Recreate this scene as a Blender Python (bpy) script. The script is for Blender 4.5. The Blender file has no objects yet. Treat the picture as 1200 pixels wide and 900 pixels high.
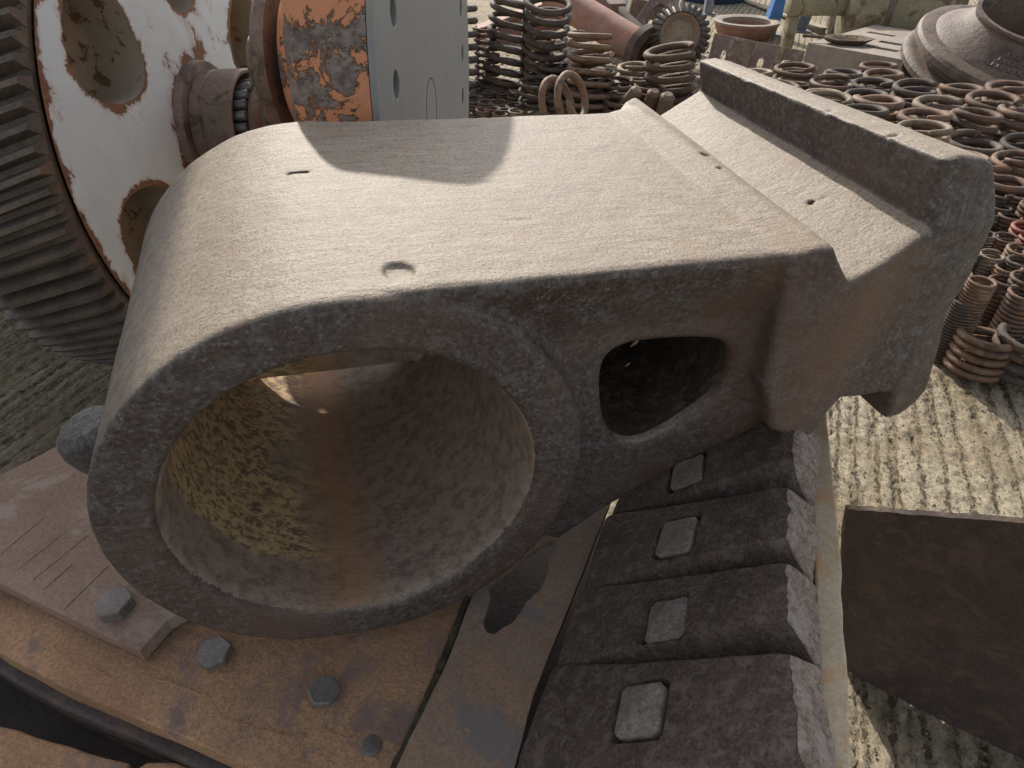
import bpy, bmesh, math, random
import numpy as np
from math import sin, cos, tan, pi, radians, atan2, sqrt
from mathutils import Vector, Matrix
random.seed(7)
rng = np.random.default_rng(7)
SC = bpy.context.scene
COL = SC.collection

# ------------------------------------------------------------------ camera, sky, sun, exposure
FPX, CAM_H, PITCH = 790.0, 1.5, radians(38)
cd = bpy.data.cameras.new('camera')
cam = bpy.data.objects.new('camera', cd)
COL.objects.link(cam)
cam.location = (0, 0, CAM_H)
cam.rotation_euler = (radians(90) - PITCH, 0, 0)
cd.sensor_width = 36.0
cd.lens = 36.0 * FPX / 1200.0
cd.clip_start = 0.02
cd.clip_end = 500
SC.camera = cam
SUN_AZ, SUN_EL = radians(-13.5), radians(34.5)      # azimuth from +Y towards +X
w = bpy.data.worlds.new('World')
SC.world = w
w.use_nodes = True
nt = w.node_tree
bg = nt.nodes['Background']
sky = nt.nodes.new('ShaderNodeTexSky')
sky.sky_type = 'NISHITA'
sky.sun_disc = False
sky.sun_elevation = SUN_EL
sky.sun_rotation = SUN_AZ
sky.air_density = 1.0
sky.dust_density = 2.5
hs = nt.nodes.new('ShaderNodeHueSaturation')          # hazy, milky daylight
hs.inputs['Saturation'].default_value = 0.38
nt.links.new(sky.outputs['Color'], hs.inputs['Color'])
nt.links.new(hs.outputs['Color'], bg.inputs['Color'])
bg.inputs['Strength'].default_value = 0.15
sl = bpy.data.lights.new('sun', 'SUN')
so = bpy.data.objects.new('sun', sl)
COL.objects.link(so)
sl.energy = 3.5
sl.angle = radians(0.8)
sl.color = (1.0, 0.93, 0.83)
sd = Vector((sin(SUN_AZ) * cos(SUN_EL), cos(SUN_AZ) * cos(SUN_EL), sin(SUN_EL)))
so.rotation_euler = sd.to_track_quat('Z', 'Y').to_euler()
so.location = (2, 6, 6)
SC.view_settings.view_transform = 'Standard'
SC.view_settings.look = 'None'
SC.view_settings.exposure = 0.42
SC.view_settings.gamma = 1.0

# ------------------------------------------------------------------ survey helpers (photograph pixel -> point on a plane)
CR = np.array([1, 0, 0.]); CF = np.array([0, cos(PITCH), -sin(PITCH)]); CU = np.array([0, sin(PITCH), cos(PITCH)])
CO = np.array([0, 0, CAM_H])
def ray(x, y): return (x - 600) / FPX * CR - (y - 450) / FPX * CU + CF
def onplane(x, y, P, n):
    d = ray(x, y); P = np.array(P, float); n = np.array(n, float)
    return CO + d * (np.dot(P - CO, n) / np.dot(d, n))
def gz(x, y, z=0.0): return onplane(x, y, (0, 0, z), (0, 0, 1))
def atdepth(x, y, dep): return CO + ray(x, y) * dep

# ------------------------------------------------------------------ vector noise
def _hash(ix, iy, iz):
    h = (ix.astype(np.uint32) * np.uint32(374761393) + iy.astype(np.uint32) * np.uint32(668265263) + iz.astype(np.uint32) * np.uint32(2147483647 % 4294967291))
    h = (h ^ (h >> np.uint32(13))) * np.uint32(1274126177)
    h = h ^ (h >> np.uint32(16))
    return (h & np.uint32(0xffff)).astype(np.float32) / 65535.0
def vnoise(x, y, z):
    fx, fy, fz = np.floor(x), np.floor(y), np.floor(z)
    tx, ty, tz = x - fx, y - fy, z - fz
    tx, ty, tz = [t * t * (3 - 2 * t) for t in (tx, ty, tz)]
    ix, iy, iz = [a.astype(np.int64) for a in (fx, fy, fz)]
    r = 0
    for dx in (0, 1):
        for dy in (0, 1):
            for dz in (0, 1):
                r = r + _hash(ix + dx, iy + dy, iz + dz) * (tx if dx else 1 - tx) * (ty if dy else 1 - ty) * (tz if dz else 1 - tz)
    return r - 0.5
def fbm(x, y, z, o=3):
    s = 0; a = 1.0
    for k in range(o):
        s = s + a * vnoise(x * 2 ** k + 17.3 * k + 100, y * 2 ** k + 5.1 * k + 100, z * 2 ** k + 9.7 * k + 100); a *= .5
    return s

# ------------------------------------------------------------------ materials
def nd(t, kind, **kw):
    n = t.nodes.new(kind)
    for k, v in kw.items(): setattr(n, k, v)
    return n
def ramp(t, src, stops, interp='LINEAR'):
    r = t.nodes.new('ShaderNodeValToRGB'); r.color_ramp.interpolation = interp
    e = r.color_ramp.elements
    while len(e) < len(stops): e.new(0.5)
    for i, (p, c) in enumerate(stops):
        e[i].position = p; e[i].color = (*c, 1) if len(c) == 3 else c
    t.links.new(src, r.inputs['Fac']); return r.outputs['Color']
def g(v): return (v, v, v)
def mixc(t, fac, a, b, mode='MIX'):
    m = t.nodes.new('ShaderNodeMix'); m.data_type = 'RGBA'; m.blend_type = mode
    if isinstance(fac, (int, float)): m.inputs[0].default_value = fac
    else: t.links.new(fac, m.inputs[0])
    for s, v in ((6, a), (7, b)):
        if isinstance(v, tuple): m.inputs[s].default_value = (*v, 1)
        else: t.links.new(v, m.inputs[s])
    return m.outputs[2]
def mth(t, op, a, b=None, clamp=False):
    m = t.nodes.new('ShaderNodeMath'); m.operation = op; m.use_clamp = clamp
    for i, v in enumerate((a, b)):
        if v is None: continue
        if isinstance(v, (int, float)): m.inputs[i].default_value = v
        else: t.links.new(v, m.inputs[i])
    return m.outputs[0]
def noise(t, vec, scale, detail=4, rough=.55, dist=0.0):
    n = t.nodes.new('ShaderNodeTexNoise'); n.inputs['Scale'].default_value = scale
    n.inputs['Detail'].default_value = detail; n.inputs['Roughness'].default_value = rough; n.inputs['Distortion'].default_value = dist
    t.links.new(vec, n.inputs['Vector']); return n.outputs['Fac']
def voro(t, vec, scale, feature='F1'):
    n = t.nodes.new('ShaderNodeTexVoronoi'); n.feature = feature; n.inputs['Scale'].default_value = scale
    t.links.new(vec, n.inputs['Vector']); return n.outputs['Distance']
def mapping(t, vec, sc=(1, 1, 1), rot=(0, 0, 0)):
    m = t.nodes.new('ShaderNodeMapping'); m.inputs['Scale'].default_value = sc; m.inputs['Rotation'].default_value = rot
    t.links.new(vec, m.inputs['Vector']); return m.outputs['Vector']
def start(name):
    m = bpy.data.materials.new(name); m.use_nodes = True; t = m.node_tree
    b = t.nodes['Principled BSDF']; tc = t.nodes.new('ShaderNodeTexCoord')
    oi = t.nodes.new('ShaderNodeObjectInfo')
    va = t.nodes.new('ShaderNodeVectorMath'); va.operation = 'MULTIPLY_ADD'
    cmb = t.nodes.new('ShaderNodeCombineXYZ')
    for i in range(3): t.links.new(oi.outputs['Random'], cmb.inputs[i])
    t.links.new(cmb.outputs[0], va.inputs[0]); va.inputs[1].default_value = (7, 5, 3)
    t.links.new(tc.outputs['Object'], va.inputs[2])
    return m, t, b, va.outputs[0], oi.outputs['Random']
def bump(t, b, h, strength, dist=0.01, prev=None):
    n = t.nodes.new('ShaderNodeBump'); n.inputs['Strength'].default_value = strength; n.inputs['Distance'].default_value = dist
    t.links.new(h, n.inputs['Height'])
    if prev is not None: t.links.new(prev, n.inputs['Normal'])
    t.links.new(n.outputs[0], b.inputs['Normal']); return n.outputs[0]
def iron(name, c1, c2, c3=None, s=6.0, fine=90.0, rough=.75, bs=.5, bd=.004, metal=0.0, spot=.5, vary=.25, spec=.4):
    """weathered iron: blotches between c1 and c2, fine speckle, patches of c3, grainy relief"""
    m, t, b, v, rnd = start(name)
    n1 = noise(t, v, s, 5, .6, .3); col = ramp(t, n1, [(.35, c1), (.65, c2)])
    n2 = noise(t, v, fine, 4, .7); n9 = noise(t, v, fine * 2.4, 3, .7); sp = ramp(t, mth(t, 'ADD', mth(t, 'MULTIPLY', n2, .5), mth(t, 'MULTIPLY', n9, .5)), [(.40, g(.5)), (.5, g(1.0)), (.6, g(1.5))])
    col = mixc(t, spot, col, sp, 'MULTIPLY')
    if c3:
        n3 = noise(t, v, s * 1.7, 6, .7, .5); mk = ramp(t, n3, [(.53, g(0)), (.6, g(1))]); col = mixc(t, mk, col, c3)
    br = mth(t, 'MULTIPLY_ADD', rnd, vary); t.nodes[-1].inputs[2].default_value = 1 - vary / 2
    hv = t.nodes.new('ShaderNodeHueSaturation'); t.links.new(col, hv.inputs['Color']); t.links.new(br, hv.inputs['Value'])
    t.links.new(hv.outputs[0], b.inputs['Base Color'])
    b.inputs['Roughness'].default_value = rough; b.inputs['Metallic'].default_value = metal
    b.inputs['Specular IOR Level'].default_value = spec
    p = bump(t, b, noise(t, v, fine * .45, 5, .65), bs * .7, bd * 1.6)
    bump(t, b, n2, bs, bd * .6, p)
    return m

def casting_material(name, bore=False):
    m, t, b, v, rnd = start(name)
    tc = [n for n in t.nodes if n.type == 'TEX_COORD'][0].outputs['Object']
    big = noise(t, tc, 5, 5, .6, .4)
    col = ramp(t, big, [(.32, (.055, .037, .030)), (.5, (.072, .054, .046)), (.68, (.085, .071, .064))])
    f1 = noise(t, tc, 160, 3, .7); col = mixc(t, .95, col, ramp(t, f1, [(.36, g(.55)), (.5, g(1)), (.64, g(1.5))]), 'MULTIPLY')
    f2 = noise(t, tc, 45, 5, .75); col = mixc(t, ramp(t, f2, [(.52, g(0)), (.60, g(.75))]), col, (.125, .113, .108))
    f7 = noise(t, tc, 95, 4, .8); col = mixc(t, ramp(t, f7, [(.56, g(0)), (.61, g(.8))]), col, (.17, .155, .145))
    r1 = noise(t, tc, 3.1, 3, .5, .2); col = mixc(t, ramp(t, r1, [(.50, g(0)), (.66, g(.65))]), col, (.115, .068, .045))
    s3 = t.nodes.new('ShaderNodeSeparateXYZ'); t.links.new(tc, s3.inputs[0])
    if not bore:
        hx = mth(t, 'ABSOLUTE', mth(t, 'SUBTRACT', mth(t, 'ADD', s3.outputs[0], mth(t, 'MULTIPLY', s3.outputs[2], -.28)), .665))
        hz = mth(t, 'LESS_THAN', s3.outputs[2], .26)
        hm = mth(t, 'MULTIPLY', ramp(t, mth(t, 'ADD', hx, mth(t, 'MULTIPLY', mth(t, 'SUBTRACT', f2, .5), .06)), [(.0, g(.5)), (.09, g(0))]), hz)
        col = mixc(t, hm, col, (.19, .105, .06))
    if not bore:
        # dry dust lying on the upward faces
        geo = t.nodes.new('ShaderNodeNewGeometry'); sx = t.nodes.new('ShaderNodeSeparateXYZ'); t.links.new(geo.outputs['Normal'], sx.inputs[0])
        up = ramp(t, mth(t, 'ADD', sx.outputs[2], mth(t, 'MULTIPLY', mth(t, 'SUBTRACT', f2, .5), .35)), [(.58, g(0)), (.86, g(1))])
        st = noise(t, mapping(t, tc, (9, 46, 46)), 2.2, 6, .72, .4)
        dust = ramp(t, st, [(.3, (.17, .130, .090)), (.45, (.24, .190, .137)), (.58, (.28, .225, .165)), (.7, (.33, .272, .205))])
        blot = noise(t, tc, 4, 4, .6); dust = mixc(t, ramp(t, blot, [(.35, g(.65)), (.6, g(0))]), dust, (.22, .17, .13))
        pits = ramp(t, noise(t, mapping(t, tc, (22, 55, 55)), 2.2, 4, .65), [(.31, g(.9)), (.36, g(0))])
        dust = mixc(t, pits, dust, (.16, .11, .09))
        f5 = noise(t, tc, 300, 3, .7); dust = mixc(t, .8, dust, ramp(t, f5, [(.38, g(.5)), (.47, g(1)), (.62, g(1.25))]), 'MULTIPLY')
        r9 = noise(t, tc, 8, 6, .7, .5); dust = mixc(t, ramp(t, r9, [(.56, g(0)), (.66, g(.45))]), dust, (.25, .155, .095))
        col = mixc(t, up, col, dust)
    else:
        sx = t.nodes.new('ShaderNodeSeparateXYZ'); t.links.new(tc, sx.inputs[0])
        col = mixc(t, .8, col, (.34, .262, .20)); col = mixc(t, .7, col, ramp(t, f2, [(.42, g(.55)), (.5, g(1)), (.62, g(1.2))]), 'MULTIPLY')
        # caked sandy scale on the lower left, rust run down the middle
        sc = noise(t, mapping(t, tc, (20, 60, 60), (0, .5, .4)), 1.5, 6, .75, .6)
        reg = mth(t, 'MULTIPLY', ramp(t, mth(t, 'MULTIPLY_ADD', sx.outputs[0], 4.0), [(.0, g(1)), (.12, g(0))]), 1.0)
        sand = mixc(t, ramp(t, sc, [(.44, g(0)), (.53, g(1))]), (.19, .13, .08), (.62, .43, .21))  # scale colour lightened to stand in for the blocked sunlight
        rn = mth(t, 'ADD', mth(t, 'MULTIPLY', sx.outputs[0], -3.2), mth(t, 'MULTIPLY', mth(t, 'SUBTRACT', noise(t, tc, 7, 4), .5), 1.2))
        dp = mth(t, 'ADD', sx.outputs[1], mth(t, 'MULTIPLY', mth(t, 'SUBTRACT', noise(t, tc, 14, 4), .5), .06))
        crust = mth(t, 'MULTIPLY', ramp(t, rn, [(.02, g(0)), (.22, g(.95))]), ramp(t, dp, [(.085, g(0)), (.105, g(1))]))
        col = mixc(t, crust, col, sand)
        stv = noise(t, mapping(t, tc, (30, 2.0, 2.0)), 1.3, 4, .6)
        dx = mth(t, 'ABSOLUTE', mth(t, 'SUBTRACT', sx.outputs[0], mth(t, 'MULTIPLY', mth(t, 'SUBTRACT', stv, .5), .08)))
        col = mixc(t, ramp(t, dx, [(.0, g(.75)), (.065, g(0))]), col, (.42, .22, .10))
        st = sc
    t.links.new(col, b.inputs['Base Color'])
    b.inputs['Roughness'].default_value = .58; b.inputs['Specular IOR Level'].default_value = .5
    f4 = noise(t, tc, 420, 3, .7)
    p = bump(t, b, noise(t, tc, 26, 5, .6), .12, .005)
    p = bump(t, b, st, .42 if not bore else .6, .004, p)
    p = bump(t, b, f1, .6, .002, p)
    bump(t, b, f4, .5, .0012, p)
    return m

M = {}
M['cast'] = casting_material('cast_iron')
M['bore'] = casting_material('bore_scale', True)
M['orange'] = iron('orange_rust_plate', (.27, .15, .083), (.40, .235, .13), (.22, .145, .115), s=4, fine=150, bs=.8, bd=.005, spot=.55, vary=0)
M['pink'] = iron('dusty_pink_plate', (.27, .18, .13), (.20, .13, .095), (.30, .23, .18), s=4, fine=120, bs=.3, bd=.003, spot=.4, vary=0)
M['strip'] = iron('tan_edge', (.44, .35, .23), (.52, .43, .30), (.50, .32, .17), s=7, fine=100, bs=.3, bd=.003, spot=.3, vary=0)
M['rail'] = iron('rail_rust', (.33, .20, .115), (.25, .185, .14), (.20, .17, .15), s=4, fine=110, bs=.3, bd=.003, spot=.4, vary=0)
M['liner'] = iron('liner_black', (.085, .060, .048), (.125, .092, .075), (.165, .128, .11), s=26, fine=150, bs=.8, bd=.005, spot=.9, vary=.1, rough=.85)
M['liner_side'] = iron('liner_fracture', (.27, .21, .17), (.20, .15, .12), (.31, .27, .235), s=16, fine=80, bs=.9, bd=.008, spot=.8, vary=.1)
M['cap'] = iron('grey_cap', (.20, .175, .145), (.26, .235, .20), (.21, .155, .115), s=18, fine=120, bs=.35, bd=.003, spot=.7, vary=.1)
M['bolt'] = iron('bolt_grey', (.12, .105, .092), (.20, .18, .16), None, s=14, fine=150, bs=.25, bd=.002, spot=.5, vary=.15, rough=.5, metal=.2)
M['dark'] = iron('dark_iron', (.035, .027, .022), (.06, .045, .036), None, s=6, fine=90, bs=.5, vary=0)
M['pocket_shade'] = iron('shaded_pocket', (.03, .022, .015), (.06, .045, .03), (.10, .075, .045), s=20, fine=90, bs=.8, vary=0, rough=.6)  # shade inside the window pocket, put into the colour
M['lugiron'] = iron('pitted_lug', (.085, .075, .07), (.14, .128, .12), None, s=14, fine=110, bs=.8, bd=.006, spot=.9, vary=0, rough=.75)
M['moss'] = iron('mossy_dirt', (.05, .045, .025), (.13, .11, .06), None, s=30, fine=200, bs=1, bd=.01, vary=0, rough=.95)
M['sheet'] = iron('dark_sheet', (.06, .043, .037), (.085, .062, .055), (.115, .075, .055), s=13, fine=170, bs=.45, bd=.002, spot=.6, vary=0, rough=.6)
M['tooth'] = iron('gear_tooth', (.085, .072, .06), (.14, .118, .098), (.16, .12, .085), s=8, fine=90, bs=.4, vary=0, rough=.6, metal=.2)
M['bear'] = iron('bearing_rust', (.16, .115, .085), (.24, .18, .14), (.10, .07, .055), s=7, fine=120, bs=.3, vary=0, rough=.55)
M['roller'] = iron('roller_steel', (.14, .135, .13), (.20, .19, .18), None, s=14, fine=120, bs=.2, vary=.2, rough=.4, metal=.5)
M['greydisc'] = iron('grey_disc', (.24, .238, .225), (.275, .27, .255), None, s=3, fine=140, bs=.15, bd=.002, spot=.2, vary=0, rough=.6)
M['sp_dark'] = iron('spring_dark', (.065, .050, .042), (.11, .085, .068), (.15, .088, .052), s=9, fine=90, bs=.4, vary=.5, rough=.75)
M['sp_rust'] = iron('spring_rust', (.14, .077, .046), (.205, .125, .08), (.09, .056, .04), s=9, fine=90, bs=.4, vary=.5, rough=.65)
M['sp_brown'] = iron('spring_brown', (.088, .053, .038), (.145, .094, .066), (.19, .095, .048), s=9, fine=90, bs=.4, vary=.5, rough=.75)
M['sp_pale'] = iron('spring_pale', (.20, .145, .095), (.28, .215, .15), (.18, .12, .08), s=9, fine=90, bs=.4, vary=.4, rough=.7)
M['sp_red'] = iron('spring_red', (.32, .07, .04), (.24, .10, .07), (.16, .10, .08), s=9, fine=90, bs=.4, vary=.3, rough=.6)
M['redox'] = iron('red_oxide', (.26, .115, .085), (.33, .19, .15), (.20, .15, .13), s=5, fine=70, bs=.3, vary=.3)
M['redox2'] = iron('brown_oxide', (.15, .105, .09), (.22, .155, .13), (.30, .24, .20), s=5, fine=70, bs=.3, vary=.3)
M['mantle'] = iron('mantle_brown', (.11, .073, .055), (.165, .118, .09), (.08, .058, .048), s=4, fine=60, bs=.5, bd=.01, vary=0, rough=.6)
M['khaki'] = iron('khaki_paint', (.23, .20, .12), (.31, .275, .18), (.16, .11, .06), s=4, fine=60, bs=.3, vary=.2)
M['slab'] = iron('slotted_brown', (.24, .20, .17), (.30, .26, .22), (.34, .27, .2), s=4, fine=60, bs=.3, vary=.1)
M['blue'] = iron('blue_paint', (.05, .17, .42), (.08, .22, .46), (.30, .26, .2), s=7, fine=60, bs=.2, vary=.1)
M['bluegrey'] = iron('blue_grey_paint', (.12, .15, .19), (.2, .22, .24), (.28, .25, .2), s=9, fine=60, bs=.2, vary=.1)
M['navy'] = iron('navy_paint', (.02, .035, .08), (.03, .05, .11), None, s=7, fine=60, bs=.2, vary=.1)
M['white'] = iron('white_sheet', (.6, .66, .7), (.7, .74, .76), None, s=7, fine=60, bs=.1, vary=.1)
M['rubble'] = iron('rust_dirt', (.12, .09, .06), (.25, .20, .14), (.33, .28, .2), s=40, fine=150, bs=1, bd=.01, vary=.4, rough=.95)

def painted(name, paint, chip, under, scale, lo, hi, edge, wear_attr=False):
    """peeling paint with rust creeping out from chips; optional 'wear' vertex attribute adds damage near edges"""
    m, t, b, v, rnd = start(name)
    tc = [n for n in t.nodes if n.type == 'TEX_COORD'][0].outputs['Object']
    n1 = noise(t, tc, scale, 8, .72, .5)
    n2 = noise(t, tc, scale * .35, 4, .6, .2)
    h = mth(t, 'ADD', mth(t, 'MULTIPLY', n1, .65), mth(t, 'MULTIPLY', n2, .35))
    if wear_attr:
        at = t.nodes.new('ShaderNodeAttribute'); at.attribute_name = 'wear'
        h = mth(t, 'ADD', h, mth(t, 'MULTIPLY', at.outputs['Fac'], .20))
    f = noise(t, tc, 60, 5, .7)
    under_c = mixc(t, ramp(t, f, [(.4, g(0)), (.6, g(1))]), chip, under)
    pc = mixc(t, .35, paint, ramp(t, noise(t, tc, 12, 5, .6), [(.3, g(.8)), (.6, g(1.05))]), 'MULTIPLY')
    stain = ramp(t, h, [(lo - edge, g(0)), (lo, g(.9))])
    col = mixc(t, stain, pc, mixc(t, .5, pc, (.42, .18, .05)))
    mk = ramp(t, h, [(lo, g(0)), (hi, g(1))])
    col = mixc(t, mk, col, under_c)
    t.links.new(col, b.inputs['Base Color']); b.inputs['Roughness'].default_value = .55
    inv = mth(t, 'SUBTRACT', 1.0, mk)
    p = bump(t, b, inv, .9, .005)
    p = bump(t, b, n2, .3, .01, p)
    bump(t, b, f, .4, .003, p)
    return m
M['whitepaint'] = painted('white_peeling_paint', (.66, .77, .80), (.15, .07, .04), (.26, .12, .055), 9, .63, .645, .055, True)
M['holepaint'] = painted('dusty_cream_paint', (.36, .33, .255), (.17, .12, .075), (.23, .17, .11), 22, .56, .60, .02)
M['orangepaint'] = painted('orange_peeling_paint', (.60, .25, .12), (.24, .19, .16), (.10, .075, .06), 13, .528, .545, .03)

def ground_material():
    m, t, b, v, rnd = start('grooved_concrete')
    tc = [n for n in t.nodes if n.type == 'TEX_COORD'][0].outputs['Object']
    az = radians(21)
    mp = mapping(t, tc, (1, 1, 1), (0, 0, az))
    s = t.nodes.new('ShaderNodeSeparateXYZ'); t.links.new(mp, s.inputs[0])
    mp2 = mapping(t, mp, (1, .3, 1)); wob = mth(t, 'ADD', mth(t, 'MULTIPLY', mth(t, 'SUBTRACT', noise(t, mp2, 6, 4, .6), .5), .08), mth(t, 'MULTIPLY', mth(t, 'SUBTRACT', noise(t, tc, 45, 3, .6), .5), .02))
    wav = mth(t, 'SINE', mth(t, 'MULTIPLY', mth(t, 'ADD', s.outputs[0], wob), 2 * pi / .064))
    big = noise(t, tc, 1.3, 5, .6, .3)
    col = ramp(t, big, [(.3, (.29, .235, .16)), (.5, (.39, .33, .235)), (.7, (.45, .395, .30))])
    f = noise(t, mapping(t, mp, (1, .55, 1)), 60, 6, .75); col = mixc(t, .95, col, ramp(t, f, [(.36, g(.3)), (.46, g(.85)), (.56, g(1.1)), (.68, g(1.3))]), 'MULTIPLY')
    gm = mth(t, 'MULTIPLY', ramp(t, mth(t, 'ADD', wav, mth(t, 'MULTIPLY', mth(t, 'SUBTRACT', f, .5), 4.0)), [(.0, g(0)), (.7, g(0)), (1.0, g(1))]), .9)
    col = mixc(t, gm, col, (.06, .045, .025))
    d = ramp(t, noise(t, tc, 3.5, 4, .6), [(.5, g(0)), (.68, g(.6))]); col = mixc(t, d, col, (.22, .17, .10))
    so_ = t.nodes.new('ShaderNodeSeparateXYZ'); t.links.new(tc, so_.inputs[0])     # shade on the left ground, painted in as a darker tone
    dm = ramp(t, mth(t, 'ADD', mth(t, 'MULTIPLY', so_.outputs[0], -1.0), mth(t, 'MULTIPLY', noise(t, tc, 2.5, 4), .8)), [(.9, g(0)), (1.0, g(.3))])
    col = mixc(t, dm, col, (.13, .105, .06))
    t.links.new(col, b.inputs['Base Color']); b.inputs['Roughness'].default_value = .92; b.inputs['Specular IOR Level'].default_value = .2
    p = bump(t, b, mth(t, 'MULTIPLY', wav, -1.0), .3, .004)
    bump(t, b, f, .9, .014, p)
    return m
M['ground'] = ground_material()

# ------------------------------------------------------------------ mesh helpers
def link(name, mesh, mat=None, parent=None, mats=None):
    o = bpy.data.objects.new(name, mesh); COL.objects.link(o)
    for mm in (mats or ([mat] if mat else [])): mesh.materials.append(mm)
    if parent is not None: o.parent = parent
    return o
def tag(o, label, cat, group=None):
    o['label'] = label; o['category'] = cat
    if group: o['group'] = group
    return o
def empty(name, loc=(0, 0, 0)):
    o = bpy.data.objects.new(name, None); COL.objects.link(o); o.location = Vector(loc); o.empty_display_size = .1
    return o
def fast_mesh(name, V, F, smooth=True):
    V = np.asarray(V, np.float32)
    me = bpy.data.meshes.new(name)
    if isinstance(F, np.ndarray):
        n, k = F.shape
        me.vertices.add(len(V)); me.vertices.foreach_set('co', V.ravel())
        me.loops.add(n * k); me.loops.foreach_set('vertex_index', F.astype(np.int32).ravel())
        me.polygons.add(n); me.polygons.foreach_set('loop_start', np.arange(0, n * k, k, dtype=np.int32))
        me.polygons.foreach_set('loop_total', np.full(n, k, np.int32))
    else:
        me.from_pydata([tuple(map(float, v)) for v in V], [], F)
    me.update(calc_edges=True); me.validate()
    if smooth: me.polygons.foreach_set('use_smooth', np.ones(len(me.polygons), bool))
    return me
class MB:
    def __init__(s): s.V = []; s.F = []
    def add(s, V, F):
        b = len(s.V); s.V += [tuple(map(float, v)) for v in V]; s.F += [tuple(b + i for i in f) for f in F]; return s
    def box(s, c, size, rot=None):
        R = rot if rot is not None else Matrix.Identity(3)
        x, y, z = [k / 2 for k in size]; c = Vector(c)
        V = [c + R @ Vector((i * x, j * y, k * z)) for k in (-1, 1) for j in (-1, 1) for i in (-1, 1)]
        return s.add(V, [(0, 2, 3, 1), (4, 5, 7, 6), (0, 1, 5, 4), (2, 6, 7, 3), (0, 4, 6, 2), (1, 3, 7, 5)])
    def prism(s, poly, z0, z1, fr=None):
        """polygon in (x, y) of the frame fr, extruded z0..z1"""
        fr = fr if fr is not None else Matrix.Identity(4); n = len(poly)
        a = sum(poly[i][0] * poly[(i + 1) % n][1] - poly[(i + 1) % n][0] * poly[i][1] for i in range(n))
        if a < 0: poly = poly[::-1]
        V = [fr @ Vector((p[0], p[1], z)) for z in (z0, z1) for p in poly]
        F = [tuple(range(n))[::-1], tuple(range(n, 2 * n))] + [(i, (i + 1) % n, n + (i + 1) % n, n + i) for i in range(n)]
        return s.add(V, F)
    def lathe(s, prof, fr=None, n=48, a0=0, a1=2 * pi, closed=False):
        """profile [(r, z)] turned about the frame's z axis; closed = profile is a loop"""
        fr = fr if fr is not None else Matrix.Identity(4)
        full = abs(a1 - a0 - 2 * pi) < 1e-6; m = len(prof); k = n if full else n + 1
        V = [fr @ Vector((r * cos(a0 + (a1 - a0) * j / n), r * sin(a0 + (a1 - a0) * j / n), z)) for j in range(k) for r, z in prof]
        F = []
        for j in range(n):
            j2 = (j + 1) % k
            for i in range(m if closed else m - 1):
                i2 = (i + 1) % m; F.append((j * m + i, j2 * m + i, j2 * m + i2, j * m + i2))
        return s.add(V, F)
    def tube(s, pts, r, n=8, cap=True):
        pts = [Vector(p) for p in pts]; m = len(pts); V = []; up = None
        rr = r if isinstance(r, (list, tuple)) else [r] * m
        for i, p in enumerate(pts):
            d = (pts[min(i + 1, m - 1)] - pts[max(i - 1, 0)]).normalized()
            if up is None: up = Vector((0, 0, 1)) if abs(d.z) < .9 else Vector((1, 0, 0))
            x = d.cross(up).normalized(); up = x.cross(d).normalized()
            V += [p + (x * cos(2 * pi * k / n) + up * sin(2 * pi * k / n)) * rr[i] for k in range(n)]
        F = [(i * n + k, i * n + (k + 1) % n, (i + 1) * n + (k + 1) % n, (i + 1) * n + k) for i in range(m - 1) for k in range(n)]
        if cap: F += [tuple(range(n))[::-1], tuple((m - 1) * n + k for k in range(n))]
        return s.add(V, F)
    def build(s, name, mat, parent=None, bevel=0, smooth=False, seg=2, angle=40):
        me = bpy.data.meshes.new(name); me.from_pydata(s.V, [], s.F)
        bm = bmesh.new(); bm.from_mesh(me); bmesh.ops.recalc_face_normals(bm, faces=bm.faces)
        if bevel:
            ed = [e for e in bm.edges if len(e.link_faces) == 2 and e.calc_face_angle(0) > radians(angle)]
            bmesh.ops.bevel(bm, geom=ed, offset=bevel, segments=seg, affect='EDGES', profile=.5, clamp_overlap=True)
        for f in bm.faces: f.smooth = True
        for e in bm.edges:
            if len(e.link_faces) == 2 and e.calc_face_angle(0) > radians(32): e.smooth = False
        bm.to_mesh(me); bm.free()
        return link(name, me, mat, parent)
def frame(o, x, y, z):
    o, x, y, z = [Vector(tuple(a)) for a in (o, x, y, z)]
    m = Matrix.Identity(4)
    for i in range(3): m[i][0] = x[i]; m[i][1] = y[i]; m[i][2] = z[i]; m[i][3] = o[i]
    return m
def axis_frame(o, z, hint=(0, 0, 1)):
    z = Vector(tuple(z)).normalized(); h = Vector(hint)
    if abs(z.dot(h)) > .95: h = Vector((1, 0, 0))
    x = h.cross(z).normalized(); y = z.cross(x)
    return frame(o, x, y, z)

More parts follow.
